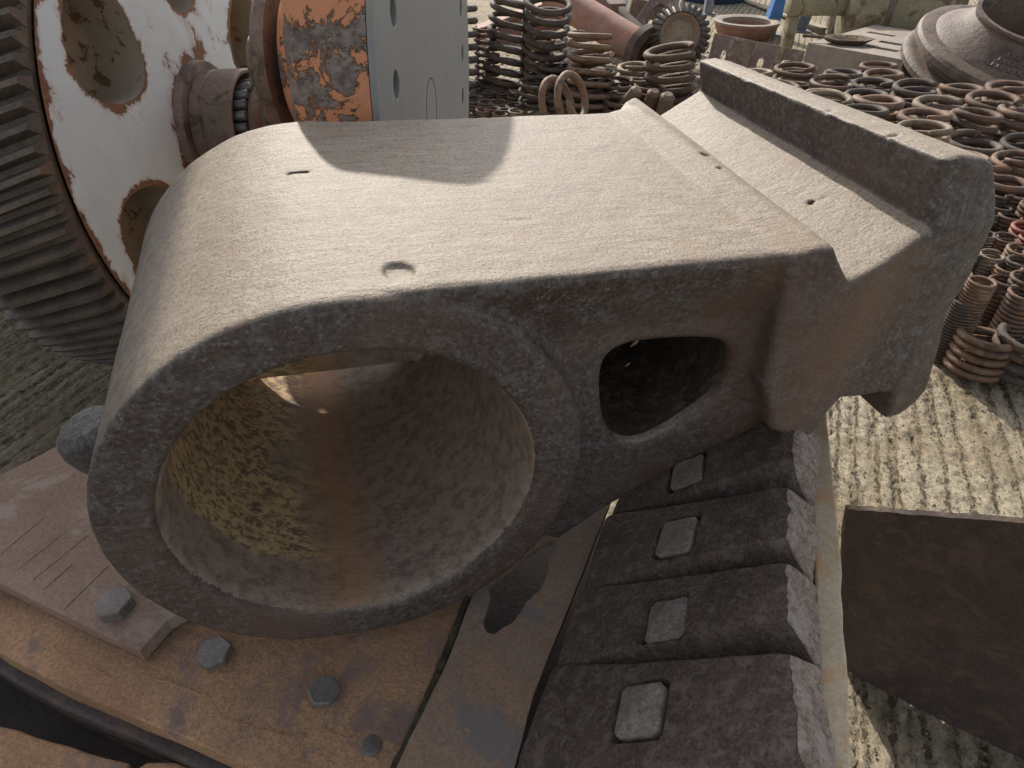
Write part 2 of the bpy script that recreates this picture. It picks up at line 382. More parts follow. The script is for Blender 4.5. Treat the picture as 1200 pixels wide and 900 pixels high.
def surface_nets(S, origin, h):
    """naive surface nets on the sample grid S (negative inside) -> vertices, quads"""
    nx, ny, nz = S.shape; inside = S < 0
    c = np.zeros((nx - 1, ny - 1, nz - 1), np.uint8)
    for dx in (0, 1):
        for dy in (0, 1):
            for dz in (0, 1): c += inside[dx:nx - 1 + dx, dy:ny - 1 + dy, dz:nz - 1 + dz]
    act = (c > 0) & (c < 8); idx = np.argwhere(act); vid = np.full(act.shape, -1, np.int64); vid[act] = np.arange(len(idx))
    i, j, k = idx.T; acc = np.zeros((len(idx), 3)); cnt = np.zeros(len(idx))
    cor = [(a, b_, c_) for a in (0, 1) for b_ in (0, 1) for c_ in (0, 1)]
    for p in cor:
        for ax in range(3):
            if p[ax] == 1: continue
            q = list(p); q[ax] = 1
            s0 = S[i + p[0], j + p[1], k + p[2]]; s1 = S[i + q[0], j + q[1], k + q[2]]
            x = (s0 < 0) != (s1 < 0); t = np.where(x, s0 / np.where(x, s0 - s1, 1), 0)
            pt = np.array(p, float)[None, :].repeat(len(idx), 0); pt[:, ax] += t
            acc[x] += pt[x]; cnt[x] += 1
    V = origin + (idx + acc / cnt[:, None]) * h
    Q = []
    for ax in range(3):
        o = [a for a in range(3) if a != ax]
        sl0 = [slice(1, -1)] * 3; sl0[ax] = slice(0, -1); sl1 = [slice(1, -1)] * 3; sl1[ax] = slice(1, None)
        A_, B_ = inside[tuple(sl0)], inside[tuple(sl1)]
        for flip, mask in ((False, A_ & ~B_), (True, ~A_ & B_)):
            e = np.argwhere(mask); e[:, o[0]] += 1; e[:, o[1]] += 1
            def cell(a, b_):
                q = e.copy(); q[:, o[0]] -= a; q[:, o[1]] -= b_; return vid[q[:, 0], q[:, 1], q[:, 2]]
            quad = np.stack([cell(0, 0), cell(1, 0), cell(1, 1), cell(0, 1)], 1)
            if flip != (ax == 1): quad = quad[:, ::-1]
            Q.append(quad)
    Q = np.concatenate(Q); Q = Q[(Q >= 0).all(1)]
    return V, Q
def poly_sdf(px, py, P):
    P = np.asarray(P, float); n = len(P); d = np.full(px.shape, 1e9); s = np.ones(px.shape)
    for i in range(n):
        a, b = P[i], P[i - 1]; e = b - a; wx, wy = px - a[0], py - a[1]
        t = np.clip((wx * e[0] + wy * e[1]) / (e @ e), 0, 1); bx, by = wx - e[0] * t, wy - e[1] * t
        d = np.minimum(d, bx * bx + by * by)
        c1 = py >= a[1]; c2 = py < b[1]; c3 = e[0] * wy > e[1] * wx
        s = np.where((c1 & c2 & c3) | (~c1 & ~c2 & ~c3), -s, s)
    return s * np.sqrt(d)
def poly_chaikin_sdf(px, py, P, n=2):
    P = [np.array(p, float) for p in P]
    for _ in range(n): P = [q for i in range(len(P)) for q in (P[i] * .75 + P[(i + 1) % len(P)] * .25, P[i] * .25 + P[(i + 1) % len(P)] * .75)]
    return poly_sdf(px, py, P)
def smin(a, b, k):
    h = np.maximum(k - np.abs(a - b), 0) / k; return np.minimum(a, b) - h * h * k * .25
def smax(a, b, k): return -smin(-a, -b, k)

# ------------------------------------------------------------------ ground
def make_ground():
    az = radians(21); pts = []
    xs = np.arange(-2.6, 2.61, .011); ys = np.arange(.25, 3.4, .011)
    X, Y = np.meshgrid(xs, ys, indexing='ij')
    q = X * cos(az) - Y * sin(az); r = X * sin(az) + Y * cos(az)
    wob = .030 * fbm(q * 5, r * 1.6, q * 0, 3) + .010 * fbm(q * 34, r * 26, q * 0, 2)
    ph = (q + wob) / .064
    gr = np.abs(ph - np.floor(ph) - .5) * 2       # 0 at the middle of a rib .. 1 in a groove
    rough = fbm(q * 45, r * 34, q * 0, 3)
    Z = -.014 * np.clip((gr - .80) / .20, 0, 1) * np.clip(.8 + 3.2 * fbm(q * 16, r * 9, q * 0 + 5, 2), 0, 2) + .0075 * rough + .007 * fbm(q * 95, r * 80, q * 0 + 3, 2) + .010 * fbm(X * 2, Y * 2, X * 0, 2)
    ed = np.minimum.reduce([X - xs[0], xs[-1] - X, Y - ys[0], ys[-1] - Y]); Z *= np.clip(ed / .15, 0, 1)
    nx, ny = X.shape; V = np.stack([X, Y, Z], -1).reshape(-1, 3)
    I = np.arange(nx * ny).reshape(nx, ny)
    Q = np.stack([I[:-1, :-1], I[1:, :-1], I[1:, 1:], I[:-1, 1:]], -1).reshape(-1, 4)
    x0, x1, y0, y1 = xs[0], xs[-1], ys[0], ys[-1]; B = 150
    b = len(V); outer = [(-B, -B), (x0, -B), (x1, -B), (B, -B), (-B, y0), (x0, y0), (x1, y0), (B, y0), (-B, y1), (x0, y1), (x1, y1), (B, y1), (-B, B), (x0, B), (x1, B), (B, B)]
    V = np.concatenate([V, [(a, c, 0) for a, c in outer]])
    Fo = []
    for i in range(3):
        for j in range(3):
            if (i, j) != (1, 1): Fo.append([b + j * 4 + i, b + j * 4 + i + 1, b + j * 4 + 5 + i, b + j * 4 + 4 + i])
    me = fast_mesh('ground', V, np.concatenate([Q, np.array(Fo)]))
    o = link('ground', me, M['ground']); o['kind'] = 'structure'
make_ground()

# ------------------------------------------------------------------ the big casting
def unit(v): return v / np.linalg.norm(v)
CA = unit(ray(288, -215)); CL = ray(3280, 70); CL = CL - CA * (CL @ CA); CL = unit(CL); CT = -np.cross(CA, CL)
if CT[2] < 0: CT = -CT
CC = CO + ray(392, 560) * .83
def onface(x, y, w=0.0):
    q = onplane(x, y, CC + CA * w, CA) - CC; return (q @ CL, q @ CT)
def cpt(u, v, w): return CC + CL * u + CT * v + CA * w
def make_casting():
    h = .004
    us = np.arange(-.31, 1.03, h); ws = np.arange(-.05, .69, h); vs = np.arange(-.40, .41, h)
    U2, V2 = np.meshgrid(us, vs, indexing='ij')
    cu, cv = .03, -.055
    rad = np.hypot(U2 - cu, V2 - cv); boss = rad - .306
    F_ = lambda *pp: [onface(x, y, .042) for x, y in pp]
    arm = poly_sdf(U2, V2, [(.03, .2505), (.60, .2565), (.622, .2565), (.65, .20), (.66, -.02)] + F_((912, 492), (850, 521), (800, 544), (745, 576), (700, 603), (655, 634)) + [(.2, -.2), (0, 0)])
    win = poly_chaikin_sdf(U2, V2, F_((707, 440), (712, 420), (733, 406), (790, 400), (838, 400), (855, 408), (859, 428), (850, 454), (825, 477), (772, 512), (738, 522), (717, 510), (708, 480)), 2)
    S = np.empty((len(us), len(ws), len(vs)), np.float32)
    def head(w):
        k = min(max((w - .02) / .62, 0), 1)
        top = .357 - .036 * k; tl = .772 + .008 * k
        return [(.575, .248), (.615, .2595), (.631 + .024 * k, .2595 - .004 * k), (.672 + .044 * k, .212 + .007 * k), (.787 + .01 * k, .273 - .006 * k), (tl, top), (tl + .030, top + .005), (.845, top - .001), (.866, top - .010), (.882, top - .026), (.892, top - .05),
                (.908, .21), (.93, .05), (.952, -.025), (.935, -.055), (.905, -.067), (.872, -.063), (.852, -.003), (.78, .003), (.742, .010), (.722, -.015), (.706, -.052), (.68, -.056), (.640, -.036), (.60, .05)]
    q = onplane(467, 316, CC + CT * .252, CT) - CC; du, dw = q @ CL, q @ CA       # punched round mark
    gouges = []
    for x, y, gv, gl, gr in [(548, 145, .257, .016, .004), (514, 149, .257, .012, .003), (574, 210, .257, .006, .004), (560, 180, .2575, .022, .003), (605, 183, .2575, .02, .003), (610, 254, .257, .016, .004), (548, 190, .2575, .024, .0028), (590, 172, .2575, .02, .003),
                             (828, 181, .262, .003, .0055), (843, 199, .2605, .002, .0025), (645, 232, .257, .01, .0025), (350, 205, .245, .012, .003), (1076, 186, .358, .007, .005), (1042, 160, .352, .012, .003), (965, 130, .345, .012, .003), (951, 240, .236, .003, .0035), (965, 231, .25, .002, .0028), (905, 152, .342, .014, .003)]:
        q = onplane(x, y, CC + CT * gv, CT) - CC; gouges.append((q @ CL, gv, q @ CA, gl, gr))
    for n, w in enumerate(ws):
        wb = np.maximum(-w, w - .560 - .105 * np.clip((.10 - V2) / .35, 0, 1))
        b = smax(boss, wb, .013)
        wa = np.maximum(.006 + .036 * np.clip((.245 - V2) / .10, 0, 1) - w, w - .555)
        a = smax(arm, wa, .014)
        # front of the head leans: low part swells towards the viewer
        hp = poly_sdf(U2, V2, head(w)) - .001
        fz = .004 + .024 * np.clip((V2 - .275) / .05, 0, 1) - .014 * np.clip((.22 - V2) / .25, 0, 1) - .012 * np.exp(-((U2 - .70) / .05) ** 2) + .02 * np.clip((U2 - .86) / .1, 0, 1) + .012 * np.exp(-((V2 - .12) / .05) ** 2) * np.clip((U2 - .75) / .1, 0, 1)
        hd = smax(hp, np.maximum(fz - w, w - .645 + 1.15 * np.clip(.652 - U2, 0, 1)), .012)
        kk = .003 + .024 * np.clip((.24 - V2) / .06, 0, 1)
        s = smin(b, a, kk); s = smin(s, hd, .022)
        core = rad - (.2325 + .012 * np.exp(-w / .012))        # bore with a worn lip
        if .505 < w < .555: core = np.maximum(core, V2 + .222)      # web added across the rear of the bore to keep the sun out
        s = smax(s, -core, .006)
        wn = smax(win - .006 * np.exp(-max(w - .042, 0) / .012), np.full_like(win, w - .50), .02)
        s = smax(s, -wn, .012)
        if abs(w - dw) < .03: s = np.maximum(s, -np.maximum(np.hypot(U2 - du, w - dw) - .0170, .2455 - V2))
        for (gu, gv, gw, gl, gr) in gouges:
            if abs(w - gw) > .03: continue
            q_ = np.sqrt(np.maximum(np.abs(U2 - gu) - gl, 0) ** 2 + ((V2 - gv) * .9) ** 2 + (w - gw) ** 2) - gr
            s = smax(s, -q_, .003)
        S[:, n, :] = s
    band = np.argwhere(np.abs(S) < .013)
    x, y, z = us[band[:, 0]], ws[band[:, 1]], vs[band[:, 2]]
    d = .0026 * fbm(x * 7, y * 7, z * 7, 3) + .0009 * fbm(x * 45, y * 45, z * 45, 2)
    pit = fbm(x * 22 + 7, y * 34, z * 34, 2); d += .008 * np.clip(pit - .46, 0, 1)
    S[band[:, 0], band[:, 1], band[:, 2]] += d.astype(np.float32)
    V, Q = surface_nets(S, np.array([us[0], ws[0], vs[0]]), h)
    me = fast_mesh('pitman_casting', V, Q)
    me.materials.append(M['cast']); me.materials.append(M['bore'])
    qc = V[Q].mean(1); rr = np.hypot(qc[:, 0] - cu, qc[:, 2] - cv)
    me.materials.append(M['pocket_shade'])
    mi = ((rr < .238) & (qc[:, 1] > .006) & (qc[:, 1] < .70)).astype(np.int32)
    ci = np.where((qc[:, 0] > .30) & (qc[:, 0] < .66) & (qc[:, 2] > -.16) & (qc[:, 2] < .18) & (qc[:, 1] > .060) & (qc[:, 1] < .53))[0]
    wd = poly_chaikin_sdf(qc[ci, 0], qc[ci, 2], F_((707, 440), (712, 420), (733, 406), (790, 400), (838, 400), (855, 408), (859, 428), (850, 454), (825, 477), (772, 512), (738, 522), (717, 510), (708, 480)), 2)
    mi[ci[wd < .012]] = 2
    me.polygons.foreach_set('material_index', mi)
    o = link('crusher_arm_casting', me); o.matrix_world = frame(CC, CL, CA, CT)
    tag(o, 'huge dusty cast iron crusher arm with a round bore, lying across the rusty plates', 'machine casting')
    for i, (u_, v_, w_, s_) in enumerate(((.478, .062, .16, .012), (.455, .045, .13, .006))):
        q_ = MB().add([(-s_, 0, 0), (0, -s_ * .3, 0), (s_ * 1.1, 0, 0), (0, s_ * .5, 0), (0, 0, s_ * .3)], [(0, 1, 4), (1, 2, 4), (2, 3, 4), (3, 0, 4), (0, 3, 2, 1)]).build('lit_speck', M['sp_pale'], o)  # pale chips added to stand in for lit specks in the pocket
        q_.location = (u_, w_, v_ - .035); q_.rotation_euler = (0, -.5, .3)
    # lifting lug low on the left side of the boss
    b = MB(); fr = frame((-.288, .16, -.022), (1, 0, 0), (0, 1, 0), (0, 0, 1))
    b.lathe([(.0, -.035), (.026, -.034), (.040, -.024), (.044, 0), (.040, .018), (.028, .028), (0, .030)], fr @ Matrix.Rotation(radians(-20), 4, 'Y') @ Matrix.Diagonal((1.1, 1.0, 1.1, 1)), 28)
    b.build('lug', M['lugiron'], o)
    return o
make_casting()

# ------------------------------------------------------------------ bolted frame below the casting
def slab(name, outer, holes, z, thick, mat, parent, bevel=.003, frm=None, smooth_edge=None):
    """flat plate with holes; outlines in world xy (or frame xy); top face at z"""
    bm = bmesh.new(); loops = [outer] + holes; tops = []
    for lp in loops:
        vs = [bm.verts.new((p[0], p[1], z)) for p in lp]
        for i in range(len(vs)): bm.edges.new((vs[i], vs[(i + 1) % len(vs)]))
    bmesh.ops.triangle_fill(bm, use_beauty=True, edges=bm.edges[:])
    bmesh.ops.recalc_face_normals(bm, faces=bm.faces)
    if bm.faces[0].normal.z < 0: bmesh.ops.reverse_faces(bm, faces=bm.faces[:])
    top = bm.faces[:]
    r = bmesh.ops.extrude_face_region(bm, geom=top)
    vs = [e for e in r['geom'] if isinstance(e, bmesh.types.BMVert)]
    # the extruded copy becomes the top; push the original down
    old = [v for v in bm.verts if v not in set(vs)]
    for v in old: v.co.z -= thick
    bmesh.ops.recalc_face_normals(bm, faces=bm.faces)
    if bevel:
        ed = [e for e in bm.edges if len(e.link_faces) == 2 and e.calc_face_angle(0) > radians(60) and max(v.co.z for v in e.verts) > z - 1e-5 and min(v.co.z for v in e.verts) > z - 1e-5]
        bmesh.ops.bevel(bm, geom=ed, offset=bevel, segments=3, affect='EDGES', profile=.5, clamp_overlap=True)
    if frm is not None: bm.transform(frm)
    for f in bm.faces: f.smooth = False
    me = bpy.data.meshes.new(name); bm.to_mesh(me); bm.free()
    return link(name, me, mat, parent)
def jag(pts, step=.02, amp=.002, seed=0, closed=True):
    """subdivide an outline and roughen it"""
    r = random.Random(seed); out = []; n = len(pts)
    for i in range(n if closed else n - 1):
        a, b = np.array(pts[i][:2]), np.array(pts[(i + 1) % n][:2]); L = np.linalg.norm(b - a); k = max(1, int(L / step))
        nrm = np.array([-(b - a)[1], (b - a)[0]]) / max(L, 1e-9)
        for j in range(k):
            q = a + (b - a) * j / k
            if j: q = q + nrm * r.uniform(-amp, amp)
            out.append((q[0], q[1]))
    return out
fr_root = empty('machine_chassis', (-.2, .6, 0))
bpy.context.view_layer.update()
fr_root.location = (0, 0, 0)
def P2(z, *pts): return [tuple(gz(x, y, z)[:2]) for x, y in pts]
ZP = .50
# body block to the ground
body = MB().prism([(-1.55, .95), (-1.30, 1.02), (-1.0, 1.02), (-.1, 1.05), (.30, 1.0), (.30, .25), (.0, .20), (-.55, .20), (-1.25, .25), (-1.5, .45)], 0.0, .33)
body.build('body_block', M['dark'], fr_root, bevel=.01)
# orange segment plate
lower = [(-160, 640), (-60, 722), (0, 765), (60, 798), (120, 825), (180, 850), (245, 878), (300, 900), (360, 925)]
seg = P2(ZP, *lower) + P2(ZP, (448, 925), (490, 835), (543, 706)) + [(-.05, .86), (-.9, .98)] + P2(ZP, (-160, 560))
slab('segment_plate', jag(seg, .03, .0012, 1), [], ZP, .035, M['orange'], fr_root, .004)
rim = [(p[0], p[1] - .018) for p in P2(ZP, *lower)] + [(p[0] + .002, p[1] + .10) for p in P2(ZP, *lower)[::-1]]
slab('ledge', jag(rim, .03, .002, 2), [], ZP - .036, .03, M['sheet'], fr_root, .006)
low = [(p[0] - .01, p[1] + .012) for p in P2(ZP, *lower)]
b = MB()
lowp = low; m_ = []
for (x, y) in lowp: m_ += [(x, y, ZP - .066), (x - .02, y + .0, ZP - .20), (x - .02, y + .10, ZP - .20), (x, y + .10, ZP - .066)]
F = []
for i in range(len(lowp) - 1):
    for k in range(4): F.append((i * 4 + k, i * 4 + (k + 1) % 4, i * 4 + 4 + (k + 1) % 4, i * 4 + 4 + k))
F += [(0, 1, 2, 3), tuple(len(lowp) * 4 - 4 + k for k in (3, 2, 1, 0))]
b.add(m_, F); b.build('inner_wall', M['sheet'], fr_root)
# second orange ring piece, bottom left
r2 = P2(.45, (-160, 740), (-60, 812), (0, 850), (60, 868), (120, 886), (150, 893), (152, 905), (172, 892), (205, 892), (240, 905), (300, 960), (100, 1000), (-160, 960))
slab('lower_ring_plate', jag(r2, .03, .002, 3), [], .45, .06, M['orange'], fr_root, .008)
# pink cover plate, bolted
cv = P2(.53, (-170, 628), (0, 558), (66, 522), (160, 470), (330, 640), (196, 727), (164, 763), (80, 724), (0, 684), (-60, 650), (-170, 580 + 20))
cv = P2(.53, (-200, 640), (0, 557), (66, 523), (190, 455), (420, 600), (196, 727), (164, 763), (80, 724), (0, 684), (-90, 642))
slab('cover_plate', jag(cv, .05, .0008, 4), [], .53, .026, M['pink'], fr_root, .002)
# scored lines on the cover plate (shallow weld scars)
for (x0, y0, x1, y1) in [(20, 668, 78, 622), (38, 680, 102, 628), (52, 690, 84, 662), (74, 715, 126, 664), (0, 650, 52, 606)]:
    a, c = gz(x0, y0, .5301), gz(x1, y1, .5301); pts = [a + (c - a) * k / 6 + np.array([0, 0, random.uniform(-.0002, .0006)]) for k in range(7)]
    MB().tube(pts, .0013, 5).build('scratch_ridge', M['pink'], fr_root)
def bolt(x, y, z, wpx, rot, lean=(0, 0), h=.014):
    p = gz(x, y, z); dep = (p - CO) @ CF; R = wpx * dep / FPX / 2
    b = MB(); prof = [(R * cos(radians(60 * k + rot)), R * sin(radians(60 * k + rot))) for k in range(6)]
    b.prism(prof, -.006, h)
    o = b.build('bolt', M['bolt'], fr_root, bevel=.0022, seg=1)
    for f_ in o.data.polygons: f_.use_smooth = False
    o.location = Vector(p); o.rotation_euler = (lean[0], lean[1], 0)
bolt(137, 712, .53, 43, 12, (0, 0), .02); bolt(253, 768, ZP, 41, 25, (.05, 0), .016); bolt(379, 813, ZP, 39, 5, (0, .18), .014)
q = gz(436, 874, ZP); b = MB(); b.lathe([(.015, -.003), (.015, .002), (.012, .005), (0, .006)], Matrix.Translation(Vector(q)), 20); b.build('plug', M['bolt'], fr_root)
# weld scribbles on the segment plate
for pts in ([(266, 842), (285, 848), (310, 856), (330, 859), (345, 863), (363, 858)], [(380, 852), (392, 861), (410, 866), (418, 859), (400, 855)], [(60, 758), (72, 766), (92, 778), (110, 784), (128, 792)], [(170, 793), (200, 800), (228, 812), (250, 818)], [(280, 850), (296, 842), (302, 836)]):
    P = []
    for i in range(len(pts) - 1):
        for k in range(4):
            x = pts[i][0] + (pts[i + 1][0] - pts[i][0]) * k / 4; y = pts[i][1] + (pts[i + 1][1] - pts[i][1]) * k / 4
            P.append(gz(x + random.uniform(-1, 1), y + random.uniform(-1.2, 1.2), ZP + .0003))
    MB().tube(P, [random.uniform(.0012, .0024) for _ in P], 6).build('weld_bead', M['orange'], fr_root)
# rail between the plates and the liners, with a torn hole
ZR = .515
rail = P2(ZR, (553, 700), (600, 640), (640, 575), (720, 575), (706, 612), (684, 668), (655, 740), (625, 815), (596, 925), (452, 925), (480, 865), (520, 785))
hole = P2(ZR, (571, 741), (566, 731), (570, 715), (575, 700), (572, 688), (588, 672), (612, 655), (632, 640), (646, 632), (652, 634), (644, 652), (640, 676), (630, 694), (617, 705), (610, 718), (600, 730), (586, 738), (580, 743))
slab('rail', jag(rail, .03, .0008, 5), [jag(hole, .006, .0012, 6)], ZR, .014, M['rail'], fr_root, .002)
q = gz(547, 858, ZR); b = MB(); b.lathe([(.0065, -.002), (.0065, .0006), (.0055, .0012), (.004, .0006), (0, .0006)], Matrix.Translation(Vector(q)), 18); b.build('rivet', M['rail'], fr_root)
gp = [(545, 706), (553, 700), (520, 785), (480, 865), (455, 925), (446, 925), (490, 835)]
b = MB(); n = 40; mo = []
for i in range(n):
    k = i / (n - 1); x = 549 + (451 - 549) * k + 6 * sin(k * 3.1); y = 703 + (925 - 703) * k
    mo.append(gz(x, y, ZP - .004 + random.uniform(-.001, .0015)))
b.tube(mo, [random.uniform(.008, .0115) for _ in mo], 7); b.build('seam_dirt', M['moss'], fr_root)

# ------------------------------------------------------------------ liner segments with square weld caps
PA, PB_, PC_ = gz(705, 612, .55), gz(600, 900, .50), gz(918, 500, .80)
PN = unit(np.cross(PB_ - PA, PC_ - PA)); PN = PN if PN[2] > 0 else -PN
def pan(x, y, off=0): return onplane(x, y, PA + PN * off, PN)
def make_liner(n, corners, cap, capw, names, side):
    """corners TL, TR, BR, BL in photo pixels on the panel plane"""
    TL, TR, BR, BL = [pan(*c) for c in corners]
    root = empty('liner_plate', tuple((TL + TR + BR + BL) / 4 - PN * .04))
    nu, nv = 110, 80; t = .062
    s = np.linspace(0, 1, nu); r = np.linspace(0, 1, nv); S_, R_ = np.meshgrid(s, r, indexing='ij')
    P = (TL[None, None] * ((1 - S_) * (1 - R_))[..., None] + TR * (S_ * (1 - R_))[..., None] + BR * (S_ * R_)[..., None] + BL * ((1 - S_) * R_)[..., None])
    # across the segment (R_): swells, then dives into the valley at its lower edge
    sw = S_ ** .8
    gw = np.clip((S_ - .12) / .88, 0, 1) ** .7
    H = .004 - (.006 + .050 * gw) * np.clip((R_ - (.97 - .19 * gw)) / (.03 + .17 * gw), 0, 1) ** 1.1 - (.006 + .050 * gw) * np.clip(1 - R_ / (.03 + .10 * gw), 0, 1) ** 1.2 + .004 * np.sin(R_ * pi)
    wx = P[..., 0]; wy = P[..., 1]; wz = P[..., 2]
    H = H + .0022 * fbm(wx * 18, wy * 18, wz * 18, 3) + .0016 * fbm(wx * 90, wy * 90, wz * 90, 2)
    c = pan(*cap); ex = unit(TR - TL); ey = unit(np.cross(PN, ex)); ang = radians(side); e1 = ex * cos(ang) + ey * sin(ang); e2 = -ex * sin(ang) + ey * cos(ang)
    dx = np.abs((P - c) @ e1); dy = np.abs((P - c) @ e2); hw = capw / 2
    q = np.hypot(np.maximum(dx - hw * .80, 0), np.maximum(dy - hw * .80, 0)) - hw * .22
    H = H - .016 * np.clip(1 - q / .003, 0, 1)
    edge = np.minimum(S_, 1 - S_); H = H - .004 * np.exp(-edge / .02)
    T_ = P + PN * H[..., None]
    jit = .006 * fbm(R_ * 9 + n * 3, S_ * 0, S_ * 0, 3) + .006 * np.sin(R_ * pi)
    T_ = T_ + ex * (jit * (S_ > .999))[..., None]
    V = T_.reshape(-1, 3); I = np.arange(nu * nv).reshape(nu, nv)
    F = np.stack([I[:-1, :-1], I[:-1, 1:], I[1:, 1:], I[1:, :-1]], -1).reshape(-1, 4)
    ring = np.concatenate([I[:, 0], I[-1, 1:], I[-2::-1, -1], I[0, -2:0:-1]])
    PF = P.reshape(-1, 3); Bv = PF[ring] - PN * t; nb = len(V); m = len(ring); k = np.arange(m); k2 = (k + 1) % m
    F2 = np.stack([ring[k], ring[k2], nb + k2, nb + k], 1)
    me = fast_mesh('liner_body', np.concatenate([V, Bv]), np.concatenate([F, F2]))
    bmm = bmesh.new(); bmm.from_mesh(me); bmm.verts.ensure_lookup_table()
    bmm.faces.new([bmm.verts[nb + int(a)] for a in k]); bmesh.ops.recalc_face_normals(bmm, faces=bmm.faces)
    for f in bmm.faces: f.smooth = True
    for e in bmm.edges:
        if len(e.link_faces) == 2 and e.calc_face_angle(0) > radians(50): e.smooth = False
    bmm.to_mesh(me); bmm.free()
    inv = Matrix.Translation(-root.location)
    me.transform(inv)
    o = link('liner_body', me, M['liner'], root)
    # pale fractured end face, standing 2 mm off the body end
    nr, nk = 60, 16; EV = []
    for i in range(nr):
        rr = i / (nr - 1)
        top = T_[-1, min(nv - 1, int(round(rr * (nv - 1))))]
        for kx in range(nk):
            kk = kx / (nk - 1)
            out = .003 + .0025 * float(fbm(np.array([rr * 14 + n]), np.array([kk * 4.]), np.array([1.]), 3)[0])
            if kx in (0, nk - 1): out = .0005
            rix = min(nv - 1, int(round(rr * (nv - 1)))); th_ = t + H[-1, rix]
            EV.append(top - PN * ((th_ - .002) * kk + .001) + ex * (out + .004 * kk))
    EF = [(i * nk + k_, i * nk + k_ + 1, (i + 1) * nk + k_ + 1, (i + 1) * nk + k_) for i in range(nr - 1) for k_ in range(nk - 1)]
    me2 = fast_mesh('fracture_face', EV, EF); me2.transform(inv); link('fracture_face', me2, M['liner_side'], root)
    # weld cap, set flush with the plate around it
    Hc = float(H[np.unravel_index(np.argmin(np.abs(q - .006)), q.shape)])
    fr = frame(c + PN * -.010, e1, e2, np.cross(e1, e2)); pr = []
    sgn = 1 if np.cross(e1, e2) @ PN > 0 else -1
    fr = frame(c + PN * Hc, e1, e2 * sgn, PN); hh = hw * .935; ch = hh * .20
    for cx, cy in ((1, 1), (-1, 1), (-1, -1), (1, -1)):
        pr += [(cx * hh, cy * (hh - ch)), (cx * (hh - ch), cy * hh)] if cx * cy > 0 else [(cx * (hh - ch), cy * hh), (cx * hh, cy * (hh - ch))]
    cb = MB().prism(jag(pr, .012, .0008, n), -.014, .0006 + (.0012 if n % 2 else 0), inv @ fr).build('weld_cap', M['cap'], root, bevel=.0015)
    tag(root, names, 'liner plate', 'liner plates bolted in a row under the arm')
lin = [
 ([(748, 540), (934, 462), (922, 566), (716, 606)], (808, 556), .066, 'uppermost black liner plate, half hidden under the arm, with a grey square plug', 0),
 ([(712, 604), (922, 563), (918, 652), (684, 694)], (796, 632), .070, 'black liner plate with square plug just below the shadow of the arm', 2),
 ([(683, 691), (918, 650), (922, 752), (652, 782)], (780, 725), .071, 'black liner plate with grey square plug, third from the top of its row', 4),
 ([(650, 779), (922, 748), (934, 925), (590, 950)], (754, 836), .072, 'lowest black liner plate with the largest grey square plug, at the picture bottom', 4)]
for n, (cs, cap, cw, nm, sd_) in enumerate(lin): make_liner(n, cs, cap, cw, nm, sd_)
# backing for the liners and the tan side plate
ex_ = unit(pan(922, 563) - pan(712, 604))
bk = [pan(750, 550, -.065) , pan(930, 470, -.065), pan(932, 930, -.065), pan(590, 930, -.065)]
V = [tuple(p) for p in bk] + [(p[0], p[1], .406) for p in bk]
MB().add(V, [(0, 1, 2, 3), (7, 6, 5, 4), (0, 4, 5, 1), (1, 5, 6, 2), (2, 6, 7, 3), (3, 7, 4, 0)]).build('liner_backing', M['dark'], fr_root)
zs = .735
sp_l = [(945, 470), (952, 600), (956, 700), (958, 800), (959, 930)]; sp_r = [(968, 470), (981, 600), (986, 650), (989, 740), (995, 800), (999, 930)]
side = P2(zs, *sp_l) + P2(zs, *sp_r[::-1])
slab('side_plate', jag(side, .03, .0012, 8), [], zs, zs - .02, M['strip'], fr_root, .004)
tag(fr_root, 'rusty orange crusher base of bolted plates under the big arm', 'machine base')

